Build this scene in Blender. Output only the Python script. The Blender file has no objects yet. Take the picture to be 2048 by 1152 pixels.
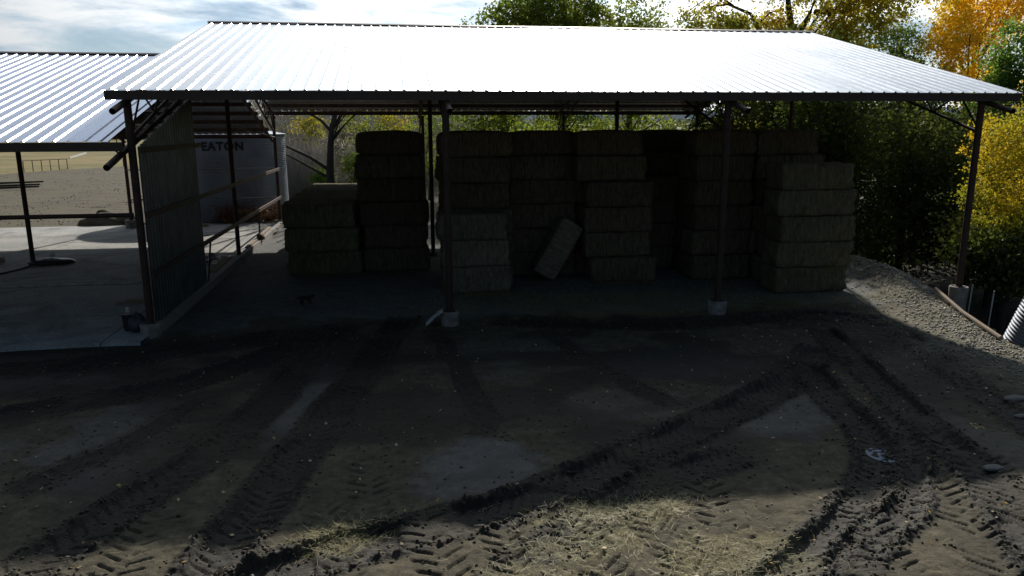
import bpy, math, random
import numpy as np
from mathutils import Vector, Matrix
random.seed(7); rng = np.random.default_rng(7)
SC = bpy.context.scene
COL = SC.collection
R = math.radians

# ------------------------------------------------------------------ camera
CAM = Vector((5.8141, -18.0896, 4.7576)); YAW, PITCH, ROLL, F = .1509, .2111, -.0035, 1499.6
cd = bpy.data.cameras.new('camera'); cam = bpy.data.objects.new('camera', cd); COL.objects.link(cam)
fw = Vector((math.sin(YAW)*math.cos(PITCH), math.cos(YAW)*math.cos(PITCH), -math.sin(PITCH)))
rt = Vector((math.cos(YAW), -math.sin(YAW), 0)); up = rt.cross(fw)
r2 = rt*math.cos(ROLL)+up*math.sin(ROLL); u2 = -rt*math.sin(ROLL)+up*math.cos(ROLL)
m = Matrix.Identity(4)
for i in range(3): m[i][0] = r2[i]; m[i][1] = u2[i]; m[i][2] = -fw[i]; m[i][3] = CAM[i]
cam.matrix_world = m
cd.sensor_width = 36; cd.lens = F/2048*36; cd.clip_start = .05; cd.clip_end = 12000
SC.camera = cam

# ------------------------------------------------------------------ light
SUN = Vector((.46, 1.655, 1.0)).normalized()
SUN_EL = math.asin(SUN.z); SUN_AZ = math.atan2(SUN.x, SUN.y)
ld = bpy.data.lights.new('sun', 'SUN'); ld.energy = 4.9; ld.angle = R(.9); ld.color = (1, .93, .83)
sun = bpy.data.objects.new('sun', ld); COL.objects.link(sun); sun.rotation_euler = SUN.to_track_quat('Z', 'Y').to_euler()
W = bpy.data.worlds.new("World"); SC.world = W; W.use_nodes = True
nt = W.node_tree; N = nt.nodes; L = nt.links; N.clear()
def nd(tree, t, **k):
    n = tree.nodes.new(t)
    for a, b in k.items():
        if a.startswith('i_'): n.inputs[a[2:].replace('_', ' ')].default_value = b
        else: setattr(n, a, b)
    return n
def ramp(tree, stops, interp='LINEAR'):
    n = tree.nodes.new('ShaderNodeValToRGB'); cr = n.color_ramp; cr.interpolation = interp
    while len(cr.elements) < len(stops): cr.elements.new(.5)
    for e, (p, c) in zip(cr.elements, stops):
        e.position = p; e.color = (c, c, c, 1) if not hasattr(c, '__len__') else (*c, 1)
    return n
def mth(tree, op, a, b=None, clamp=False):
    n = tree.nodes.new('ShaderNodeMath'); n.operation = op; n.use_clamp = clamp
    for i, v in enumerate((a, b)):
        if v is None: continue
        if hasattr(v, 'links'): tree.links.new(v, n.inputs[i])
        else: n.inputs[i].default_value = v
    return n.outputs[0]
def mixc(tree, fac, a, b, mode='MIX'):
    n = tree.nodes.new('ShaderNodeMix'); n.data_type = 'RGBA'; n.blend_type = mode
    for i, v in ((0, fac), (6, a), (7, b)):
        if hasattr(v, 'links'): tree.links.new(v, n.inputs[i])
        elif i: n.inputs[i].default_value = (*v, 1)
        else: n.inputs[0].default_value = v
    return n.outputs[2]
sky = nd(nt, 'ShaderNodeTexSky', sky_type='NISHITA', sun_disc=False, sun_elevation=SUN_EL, sun_rotation=SUN_AZ, altitude=1400, air_density=1.0, dust_density=.6, ozone_density=1.5)
SKY_STR = .07
tc = nd(nt, 'ShaderNodeTexCoord')
sep = nd(nt, 'ShaderNodeSeparateXYZ'); L.new(tc.outputs['Generated'], sep.inputs[0])
zz = mth(nt, 'ADD', mth(nt, 'MAXIMUM', sep.outputs[2], 0.0), .14)
cx = mth(nt, 'DIVIDE', sep.outputs[0], zz); cy = mth(nt, 'DIVIDE', sep.outputs[1], zz)
cv = nd(nt, 'ShaderNodeCombineXYZ'); L.new(cx, cv.inputs[0]); L.new(cy, cv.inputs[1])
n1 = nd(nt, 'ShaderNodeTexNoise', i_Scale=1.0, i_Detail=10, i_Roughness=.6, i_Distortion=.5); L.new(cv.outputs[0], n1.inputs['Vector'])
n2 = nd(nt, 'ShaderNodeTexNoise', i_Scale=1.9, i_Detail=6, i_Roughness=.6); L.new(cv.outputs[0], n2.inputs['Vector'])
cov = ramp(nt, [(.36, 0.0), (.60, 1.0)], 'EASE'); L.new(n1.outputs[0], cov.inputs[0])
den = ramp(nt, [(.36, (.92, 1.18, 1.42)), (.56, (1.8, 1.82, 1.82))]); L.new(n2.outputs[0], den.inputs[0])
dt = nd(nt, 'ShaderNodeVectorMath', operation='DOT_PRODUCT'); dt.inputs[1].default_value = SUN; L.new(tc.outputs['Generated'], dt.inputs[0])
gl = mth(nt, 'POWER', mth(nt, 'MAXIMUM', dt.outputs['Value'], 0.0), 3.6)
gain = mth(nt, 'MULTIPLY', gl, 1.38)
cc0 = nd(nt, 'ShaderNodeVectorMath', operation='SCALE'); L.new(den.outputs[0], cc0.inputs[0]); L.new(gain, cc0.inputs['Scale'])
cc = nd(nt, 'ShaderNodeVectorMath', operation='ADD'); L.new(cc0.outputs[0], cc.inputs[0]); cc.inputs[1].default_value = (.026, .046, .062)
ss = nd(nt, 'ShaderNodeVectorMath', operation='SCALE'); L.new(sky.outputs[0], ss.inputs[0]); ss.inputs['Scale'].default_value = SKY_STR
mx = mixc(nt, cov.outputs[0], ss.outputs[0], cc.outputs[0])
bg = nd(nt, 'ShaderNodeBackground'); L.new(mx, bg.inputs[0]); bg.inputs[1].default_value = 1.0
wo = nd(nt, 'ShaderNodeOutputWorld'); L.new(bg.outputs[0], wo.inputs[0])
SC.view_settings.view_transform = 'Standard'; SC.view_settings.look = 'None'
SC.view_settings.exposure = 0; SC.view_settings.gamma = 1

# ------------------------------------------------------------------ helpers
def tag(o, label=None, cat=None, group=None, kind=None):
    if label: o['label'] = label
    if cat: o['category'] = cat
    if group: o['group'] = group
    if kind: o['kind'] = kind
    return o
def empty(name, loc=(0, 0, 0), rz=0):
    o = bpy.data.objects.new(name, None); COL.objects.link(o); o.location = loc; o.rotation_euler = (0, 0, rz); o.empty_display_size = .2
    return o
def link(name, me, mat=None, parent=None, smooth=False):
    if mat and not me.materials: me.materials.append(mat)
    if smooth: me.polygons.foreach_set('use_smooth', np.ones(len(me.polygons), bool))
    o = bpy.data.objects.new(name, me); COL.objects.link(o)
    if parent:
        o.parent = parent
    return o
def mesh_np(name, V, Fc):
    V = np.asarray(V, np.float32); Fc = np.asarray(Fc, np.int32); k = Fc.shape[1]
    me = bpy.data.meshes.new(name); me.vertices.add(len(V)); me.vertices.foreach_set('co', V.ravel())
    me.loops.add(Fc.size); me.loops.foreach_set('vertex_index', Fc.ravel())
    me.polygons.add(len(Fc)); me.polygons.foreach_set('loop_start', np.arange(0, Fc.size, k, dtype=np.int32))
    me.polygons.foreach_set('loop_total', np.full(len(Fc), k, np.int32)); me.update(calc_edges=True); me.validate(); return me
class MB:
    def __init__(s): s.v = []; s.f = []
    def add(s, vs, fs):
        b = len(s.v); s.v += [tuple(v) for v in vs]; s.f += [tuple(i+b for i in f) for f in fs]; return s
    def box(s, x0, x1, y0, y1, z0, z1):
        return s.add([(x0, y0, z0), (x1, y0, z0), (x1, y1, z0), (x0, y1, z0), (x0, y0, z1), (x1, y0, z1), (x1, y1, z1), (x0, y1, z1)],
                     [(3, 2, 1, 0), (4, 5, 6, 7), (0, 1, 5, 4), (1, 2, 6, 5), (2, 3, 7, 6), (3, 0, 4, 7)])
    def bar(s, a, b, w, h, upv=(0, 0, 1)):      # rectangular bar from a to b
        a = Vector(a); b = Vector(b); d = (b-a).normalized(); u = Vector(upv)
        sd = d.cross(u).normalized(); u = sd.cross(d).normalized()
        vs = [p+sd*(sx*w/2)+u*(sz*h/2) for p in (a, b) for sx, sz in ((-1, -1), (1, -1), (1, 1), (-1, 1))]
        return s.add(vs, [(0, 1, 2, 3), (7, 6, 5, 4), (0, 4, 5, 1), (1, 5, 6, 2), (2, 6, 7, 3), (3, 7, 4, 0)])
    def tube(s, pts, rad, n=10, cap=True):
        pts = [Vector(p) for p in pts]; rr = rad if hasattr(rad, '__len__') else [rad]*len(pts)
        ref = Vector((0, 0, 1)); base = len(s.v); rings = []
        for i, p in enumerate(pts):
            d = (pts[min(i+1, len(pts)-1)]-pts[max(i-1, 0)]).normalized()
            if abs(d.dot(ref)) > .95: r_ = Vector((1, 0, 0))
            else: r_ = ref
            a = d.cross(r_).normalized(); b = a.cross(d).normalized()
            rings.append([p+(a*math.cos(t)+b*math.sin(t))*rr[i] for t in [2*math.pi*k/n for k in range(n)]])
        vs = [v for r_ in rings for v in r_]; fs = []
        for i in range(len(pts)-1):
            for k in range(n): fs.append((i*n+k, i*n+(k+1) % n, (i+1)*n+(k+1) % n, (i+1)*n+k))
        if cap: fs.append(tuple(range(n-1, -1, -1))); fs.append(tuple((len(pts)-1)*n+k for k in range(n)))
        return s.add(vs, fs)
    def pipe(s, a, b, r, n=14, wall=.012):       # open pipe with visible hollow end
        a = Vector(a); b = Vector(b); d = (b-a).normalized()
        A = d.cross(Vector((0, 0, 1))); A = A.normalized() if A.length > .05 else Vector((1, 0, 0)); B = A.cross(d).normalized()
        vs = []
        for p, q in ((a, r), (b, r), (b, r-wall), (a, r-wall)):
            vs += [p+(A*math.cos(2*math.pi*k/n)+B*math.sin(2*math.pi*k/n))*q for k in range(n)]
        fs = []
        for j in range(4):
            for k in range(n): fs.append((j*n+k, j*n+(k+1) % n, ((j+1) % 4)*n+(k+1) % n, ((j+1) % 4)*n+k))
        return s.add(vs, fs)
    def lathe(s, prof, c=(0, 0, 0), n=24):
        vs = []; fs = []
        for (r, z) in prof: vs += [(c[0]+r*math.cos(2*math.pi*k/n), c[1]+r*math.sin(2*math.pi*k/n), c[2]+z) for k in range(n)]
        for j in range(len(prof)-1):
            for k in range(n): fs.append((j*n+k, j*n+(k+1) % n, (j+1)*n+(k+1) % n, (j+1)*n+k))
        fs.append(tuple(range(n-1, -1, -1))); fs.append(tuple((len(prof)-1)*n+k for k in range(n)))
        return s.add(vs, fs)
    def mesh(s, name):
        me = bpy.data.meshes.new(name); me.from_pydata(s.v, [], s.f); me.update(); return me
    def build(s, name, mat, parent=None, smooth=False): return link(name, s.mesh(name), mat, parent, smooth)
def smooth_angle(o, deg=35):
    me = o.data; me.polygons.foreach_set('use_smooth', np.ones(len(me.polygons), bool))
    try: me.set_sharp_from_angle(angle=R(deg))
    except Exception: pass

# numpy value noise
def _h(ix, iy, s): 
    n = (ix.astype(np.int64)*374761393+iy.astype(np.int64)*668265263+s*974634777) & 0xffffffff
    n = ((n ^ (n >> 13))*1274126177) & 0xffffffff
    return ((n ^ (n >> 16)) & 0xffff)/65535.0
def vnoise(x, y, s=0):
    ix = np.floor(x); iy = np.floor(y); fx = x-ix; fy = y-iy; fx = fx*fx*(3-2*fx); fy = fy*fy*(3-2*fy)
    a = _h(ix, iy, s); b = _h(ix+1, iy, s); c = _h(ix, iy+1, s); d = _h(ix+1, iy+1, s)
    return (a*(1-fx)+b*fx)*(1-fy)+(c*(1-fx)+d*fx)*fy
def fbm(x, y, o=4, s=0, g=.5):
    t = 0; a = 1; w = 0
    for i in range(o): t = t+a*vnoise(x*2**i+17*i, y*2**i-9*i, s+i); w += a; a *= g
    return t/w
def sst(a, b, x): t = np.clip((x-a)/(b-a), 0, 1); return t*t*(3-2*t)

# ------------------------------------------------------------------ materials
def pmat(name, col=(.5, .5, .5), rough=.8, metal=0.0, spec=.5):
    m = bpy.data.materials.new(name); m.use_nodes = True; b = m.node_tree.nodes['Principled BSDF']
    b.inputs['Base Color'].default_value = (*col, 1); b.inputs['Roughness'].default_value = rough; b.inputs['Metallic'].default_value = metal
    b.inputs['Specular IOR Level'].default_value = spec
    return m, m.node_tree, b
def noisy(name, c1, c2, scale=4, rough=.8, metal=0.0, bump=.0, bscale=40, spec=.4, detail=5, stretch=(1, 1, 1), lo=.35, hi=.65):
    m, t, b = pmat(name, c1, rough, metal, spec)
    tc = nd(t, 'ShaderNodeTexCoord'); mp = nd(t, 'ShaderNodeMapping'); mp.inputs['Scale'].default_value = stretch
    t.links.new(tc.outputs['Object'], mp.inputs[0])
    n = nd(t, 'ShaderNodeTexNoise', i_Scale=scale, i_Detail=detail, i_Roughness=.6); t.links.new(mp.outputs[0], n.inputs['Vector'])
    r = ramp(t, [(lo, 0.), (hi, 1.)]); t.links.new(n.outputs[0], r.inputs[0])
    t.links.new(mixc(t, r.outputs[0], c1, c2), b.inputs['Base Color'])
    if bump:
        n2 = nd(t, 'ShaderNodeTexNoise', i_Scale=bscale, i_Detail=4); t.links.new(mp.outputs[0], n2.inputs['Vector'])
        bp = nd(t, 'ShaderNodeBump', i_Strength=bump, i_Distance=.02); t.links.new(n2.outputs[0], bp.inputs['Height']); t.links.new(bp.outputs[0], b.inputs['Normal'])
    return m
M = {}
M['rust_steel'] = noisy('rust_steel', (.045, .028, .024), (.075, .042, .03), 5, .65, .25, .15, 60)
M['brown_steel'] = noisy('brown_steel', (.055, .034, .030), (.075, .048, .040), 3, .5, .1, .1, 40)
M['girt'] = noisy('girt_steel', (.16, .12, .10), (.09, .05, .04), 6, .55, .3, .1, 50)
M['galv_pipe'] = noisy('grey_pipe', (.20, .19, .18), (.10, .08, .07), 8, .5, .6, .1, 60)
M['concrete'] = noisy('concrete', (.34, .33, .31), (.24, .23, .21), 6, .9, 0, .25, 50)
M['pier'] = noisy('pier_concrete', (.31, .30, .285), (.15, .135, .11), 5, .85, 0, .2, 40)
M['curb'] = noisy('curb_concrete', (.22, .21, .20), (.30, .29, .27), 3, .9, 0, .2, 40)
M['wood'] = noisy('old_wood', (.20, .15, .10), (.30, .24, .17), 6, .85, 0, .3, 40, stretch=(1, 8, 8))
M['black_plastic'] = noisy('black_plastic', (.012, .012, .014), (.02, .02, .022), 8, .4, 0, .1, 30)
M['bag'] = noisy('bag_plastic', (.02, .02, .03), (.035, .035, .045), 4, .28, 0, .3, 14)
M['tarp'] = noisy('silver_tarp', (.16, .17, .21), (.06, .06, .08), 5, .35, 0, .3, 20)
M['white_cloth'] = noisy('pale_cloth', (.55, .55, .54), (.4, .4, .4), 6, .8, 0, .2, 30)
M['letter'] = noisy('black_paint', (.01, .01, .012), (.016, .016, .02), 9, .6)
M['bark'] = noisy('bark', (.035, .03, .026), (.07, .06, .048), 3, .95, 0, .9, 14, stretch=(1, 1, .35))
M['bark_pale'] = noisy('bark_pale', (.09, .085, .075), (.15, .14, .12), 3, .95, 0, .8, 14, stretch=(1, 1, .35))
M['cat'] = noisy('black_fur', (.008, .008, .008), (.014, .012, .010), 20, .8, 0, .3, 80)
M['white'] = noisy('white_paint', (.7, .7, .68), (.5, .5, .48), 6, .6)
M['flat_stone'] = noisy('flat_stone', (.13, .13, .12), (.2, .2, .18), 2, .8, 0, .2, 20)
M['stone'] = noisy('stone', (.20, .19, .15), (.36, .34, .29), 2, .6, 0, .2, 20)
# galvanised roof sheet: sheet-to-sheet variation, faint stains
def roof_mat(name, base=(.78, .80, .82), rough=.36):
    m, t, b = pmat(name, base, rough, 1.0)
    tc = nd(t, 'ShaderNodeTexCoord'); sp = nd(t, 'ShaderNodeSeparateXYZ'); t.links.new(tc.outputs['Object'], sp.inputs[0])
    sheet = mth(t, 'FLOOR', mth(t, 'DIVIDE', sp.outputs[0], .942))
    wn = nd(t, 'ShaderNodeTexWhiteNoise', noise_dimensions='1D'); t.links.new(sheet, wn.inputs['W'])
    n = nd(t, 'ShaderNodeTexNoise', i_Scale=1.1, i_Detail=7, i_Roughness=.65); t.links.new(tc.outputs['Object'], n.inputs['Vector'])
    sp2 = nd(t, 'ShaderNodeTexVoronoi', i_Scale=2.2); t.links.new(tc.outputs['Object'], sp2.inputs['Vector'])
    spot = ramp(t, [(.02, .45), (.035, 1.0)]); t.links.new(sp2.outputs['Distance'], spot.inputs[0])
    g = mth(t, 'ADD', mth(t, 'MULTIPLY', wn.outputs['Value'], .10), mth(t, 'ADD', mth(t, 'MULTIPLY', n.outputs[0], .22), .80))
    mq = nd(t, 'ShaderNodeMapping'); mq.inputs['Scale'].default_value = (5, .25, .25); t.links.new(tc.outputs['Object'], mq.inputs[0])
    ns = nd(t, 'ShaderNodeTexNoise', i_Scale=1.6, i_Detail=6, i_Roughness=.7); t.links.new(mq.outputs[0], ns.inputs['Vector'])
    g = mth(t, 'MULTIPLY', g, mth(t, 'ADD', mth(t, 'MULTIPLY', ns.outputs[0], .35), .82))
    # screw rows over the purlins
    fy = mth(t, 'ABSOLUTE', mth(t, 'SUBTRACT', mth(t, 'FRACT', mth(t, 'DIVIDE', mth(t, 'SUBTRACT', sp.outputs[1], .98), 1.33)), .5)); fx = mth(t, 'ABSOLUTE', mth(t, 'SUBTRACT', mth(t, 'FRACT', mth(t, 'DIVIDE', sp.outputs[0], .3137)), .5))
    sc_ = mth(t, 'MULTIPLY', mth(t, 'GREATER_THAN', fy, .488), mth(t, 'GREATER_THAN', fx, .44)); g = mth(t, 'MULTIPLY', g, mth(t, 'SUBTRACT', 1.0, mth(t, 'MULTIPLY', sc_, .6)))
    g = mth(t, 'MULTIPLY', g, spot.outputs[0])
    c = nd(t, 'ShaderNodeVectorMath', operation='SCALE'); c.inputs[0].default_value = base; t.links.new(g, c.inputs['Scale'])
    t.links.new(c.outputs[0], b.inputs['Base Color'])
    t.links.new(mth(t, 'ADD', mth(t, 'MULTIPLY', n.outputs[0], .18), rough-.09+0.0), b.inputs['Roughness'])
    bp = nd(t, 'ShaderNodeBump', i_Strength=.12, i_Distance=.03)
    n3 = nd(t, 'ShaderNodeTexNoise', i_Scale=1.7, i_Detail=3); t.links.new(tc.outputs['Object'], n3.inputs['Vector'])
    t.links.new(n3.outputs[0], bp.inputs['Height']); t.links.new(bp.outputs[0], b.inputs['Normal'])
    return m
M['roof'] = roof_mat('galvanised_roof'); M['roof_low'] = roof_mat('galvanised_roof_low', (.70, .75, .86), .36)
M['panel'] = noisy('wall_sheet', (.085, .096, .098), (.135, .148, .148), 2, .30, .65, .05, 20)
M['bin'] = noisy('galvanised_bin', (.17, .19, .235), (.23, .26, .31), .8, .5, .7, .03, 20)
M['culvert'] = noisy('galvanised_culvert', (.17, .20, .25), (.13, .15, .19), 1.5, .6, .4, .03, 20)
def leaf_mat(name, A, B, trans=.45):
    m = bpy.data.materials.new(name); m.use_nodes = True; t = m.node_tree; t.nodes.clear()
    at = nd(t, 'ShaderNodeAttribute', attribute_name='tint')
    c = mixc(t, at.outputs['Fac'], A, B)
    d = nd(t, 'ShaderNodeBsdfDiffuse'); tr = nd(t, 'ShaderNodeBsdfTranslucent'); g = nd(t, 'ShaderNodeBsdfGlossy', i_Roughness=.45)
    g.inputs['Color'].default_value = (.6, .6, .6, 1)
    for x in (d, tr): t.links.new(c, x.inputs[0])
    m1 = nd(t, 'ShaderNodeMixShader'); m1.inputs[0].default_value = trans; t.links.new(d.outputs[0], m1.inputs[1]); t.links.new(tr.outputs[0], m1.inputs[2])
    m2 = nd(t, 'ShaderNodeMixShader'); m2.inputs[0].default_value = .04; t.links.new(m1.outputs[0], m2.inputs[1]); t.links.new(g.outputs[0], m2.inputs[2])
    o = nd(t, 'ShaderNodeOutputMaterial'); t.links.new(m2.outputs[0], o.inputs[0]); return m
LM = dict(green=leaf_mat('leaf_green', (.15, .24, .035), (.35, .37, .045), .62), olive=leaf_mat('leaf_olive', (.30, .33, .04), (.66, .50, .05), .66),
          orange=leaf_mat('leaf_orange', (.95, .66, .04), (1.0, .86, .10), .66), yellow=leaf_mat('leaf_yellow', (.30, .34, .03), (.80, .56, .03), .52),
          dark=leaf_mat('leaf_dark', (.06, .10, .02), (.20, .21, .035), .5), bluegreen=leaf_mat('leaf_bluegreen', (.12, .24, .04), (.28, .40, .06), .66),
          dry=leaf_mat('leaf_dry', (.30, .25, .17), (.24, .26, .13), .45), rust=leaf_mat('leaf_rust', (.14, .065, .03), (.20, .10, .05), .2),
          straw=leaf_mat('straw_blades', (.24, .22, .09), (.42, .38, .2), .2), litter=leaf_mat('litter_leaves', (.45, .30, .06), (.6, .5, .4), .1),
          grass=leaf_mat('grass_blades', (.10, .13, .04), (.16, .17, .06), .25), twig=leaf_mat('twigs', (.26, .25, .23), (.40, .38, .36), .25))

# hay: fibrous, compressed in flakes
def hay_mat(name, c1, c2):
    m, t, b = pmat(name, c1, .95, 0, .1)
    tc = nd(t, 'ShaderNodeTexCoord'); mp = nd(t, 'ShaderNodeMapping'); mp.inputs['Scale'].default_value = (8, 5, 1.6); t.links.new(tc.outputs['Object'], mp.inputs[0])
    n = nd(t, 'ShaderNodeTexNoise', i_Scale=2.2, i_Detail=8, i_Roughness=.75, i_Distortion=.6); t.links.new(mp.outputs[0], n.inputs['Vector'])
    nb = nd(t, 'ShaderNodeTexNoise', i_Scale=.9, i_Detail=3); t.links.new(tc.outputs['Object'], nb.inputs['Vector'])
    oi = nd(t, 'ShaderNodeObjectInfo')
    r = ramp(t, [(.3, 0.), (.7, 1.)]); t.links.new(n.outputs[0], r.inputs[0])
    c = mixc(t, r.outputs[0], c1, c2)
    g = mth(t, 'ADD', mth(t, 'MULTIPLY', oi.outputs['Random'], .35), mth(t, 'ADD', mth(t, 'MULTIPLY', nb.outputs[0], .5), .55))
    s = nd(t, 'ShaderNodeVectorMath', operation='SCALE'); t.links.new(c, s.inputs[0]); t.links.new(g, s.inputs['Scale']); t.links.new(s.outputs[0], b.inputs['Base Color'])
    bp = nd(t, 'ShaderNodeBump', i_Strength=.8, i_Distance=.03); t.links.new(n.outputs[0], bp.inputs['Height']); t.links.new(bp.outputs[0], b.inputs['Normal'])
    return m
M['hay'] = hay_mat('hay', (.026, .022, .016), (.185, .150, .098)); M['hay_lit'] = hay_mat('hay_lit', (.05, .043, .033), (.27, .23, .165)); M['hay_green'] = hay_mat('hay_green', (.042, .037, .024), (.20, .175, .105))  # second hay is a lighter copy: daylight on the open front painted in

# ------------------------------------------------------------------ GROUND
EDGE = np.array([(-30, 19.6), (-12, 19.4), (-6, 19.1), (-3.6, 19.25), (0, 20.6), (1.5, 21.3), (4, 22.1), (6, 22.0), (10, 22.8), (20, 25), (30, 60), (60, 120)], float)
def edge_x(y): return np.interp(y, EDGE[:, 0], EDGE[:, 1])
TR = [  # x, y polylines; width, depth, tread, pile-up at the sides
 ([(5.9, 1.0), (5.42, -1.28), (4.82, -4.57), (4.23, -7.16), (3.77, -9.3), (3.4, -11.2), (3.0, -13)], .62, .075, 1, 1.0),
 ([(4.6, .4), (3.98, -1.45), (3.53, -4.36), (2.88, -6.94), (2.19, -8.54), (1.5, -10), (.6, -12)], .60, .065, 1, 1.0),
 ([(-6, -6.5), (-3, -5.5), (-1.0, -4.88), (-.03, -4.31), (1.52, -3.75), (3.15, -1.71), (4.55, .22)], .75, .06, 1, .9),
 ([(-6, -3.2), (-2.24, -2.23), (-.49, -1.84), (2.35, -.77), (4.6, -.2)], .95, .05, 0, .9),
 ([(15.1, -3.28), (12.81, -5.59), (9.5, -7.82), (7.7, -9.01), (6.32, -9.6), (5.13, -9.97), (4.09, -10.43), (2.5, -11.4)], .66, .10, 1, 1.3),
 ([(13.98, -4.21), (13.41, -6.4), (13.1, -7.9), (12.17, -9.42), (10.64, -10.73), (9.3, -11.6)], .5, .085, 1, 1.3),
 ([(15.93, -1.67), (15.1, -4.6), (14.51, -6.67), (13.72, -9.67), (12.6, -12)], .55, .08, 1, 1.1),
 ([(13.9, -6.7), (13.5, -8.3), (12.3, -9.9), (10.93, -10.98), (9.9, -12)], .4, .05, 1, 1.4),
 ([(10.92, -8.23), (9.12, -8.98), (7.43, -10.33), (6, -11.8)], .5, .05, 1, 1.0),
 ([(.45, -7.99), (1.47, -6.34), (2.31, -4.43)], .45, .03, 0, .6),
 ([(-1.5, -9.3), (.4, -9.9), (2.6, -10.6), (4, -11.6)], .5, .03, 1, .6),
 ([(6.0, -8.9), (6.1, -10.2), (6.5, -12.6)], .62, .015, 2, .15),
 ([(6.9, -9.5), (7.0, -10.8), (7.4, -12.6)], .60, .015, 2, .15),
 ([(7.7, -9.2), (7.9, -10.8), (8.1, -12.6)], .66, .015, 2, .15),
 ([(8.7, -9.0), (8.8, -10.3), (8.9, -12.6)], .62, .02, 2, .2),
 ([(9.9, -8.9), (9.6, -10.4), (9.4, -12.6)], .62, .015, 2, .15),
 ([(11.6, -9.6), (11.3, -10.9), (10.9, -12.6)], .62, .015, 2, .15),
 ([(13.0, -9.3), (12.5, -10.9), (11.9, -12.6)], .7, .015, 2, .15),
 ([(14.4, -8.6), (13.6, -10.6), (12.9, -12.6)], .66, .015, 2, .15),
 ([(4.7, -8.6), (5.0, -10.2), (5.2, -12.6)], .62, .015, 2, .15),
 ([(2.7, -8.7), (2.6, -9.8), (2.3, -12.0)], .6, .015, 2, .15),
 ([(5.2, -7.4), (5.3, -8.6), (5.4, -9.6)], .6, .02, 2, .15),
 ([(17.6, -2.2), (16.6, -5.5), (15.6, -9), (14.8, -11.5)], .5, .05, 1, .8),
 ([(8.0, .3), (10.5, -.7), (13.5, -.9), (16.5, -.6), (18, -1.5)], .8, .06, 0, .8),
 ([(6.5, -.2), (6.9, -3.2), (7.1, -6.0), (7.0, -7.3)], .5, .02, 0, .3),
 ([(9.2, -.8), (9.7, -3.6), (10.6, -6.5)], .5, .025, 0, .4),
]
def spline(pts, step=.05):
    P = np.array(pts, float); Q = np.vstack([2*P[0]-P[1], P, 2*P[-1]-P[-2]]); out = []
    for i in range(1, len(Q)-2):
        n = max(2, int(np.linalg.norm(Q[i+1]-Q[i])/step)); t = np.linspace(0, 1, n, endpoint=False)[:, None]
        a, b, c, d = Q[i-1], Q[i], Q[i+1], Q[i+2]
        out.append(.5*((2*b)+(-a+c)*t+(2*a-5*b+4*c-d)*t*t+(-a+3*b-3*c+d)*t**3))
    return np.vstack(out)
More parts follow.
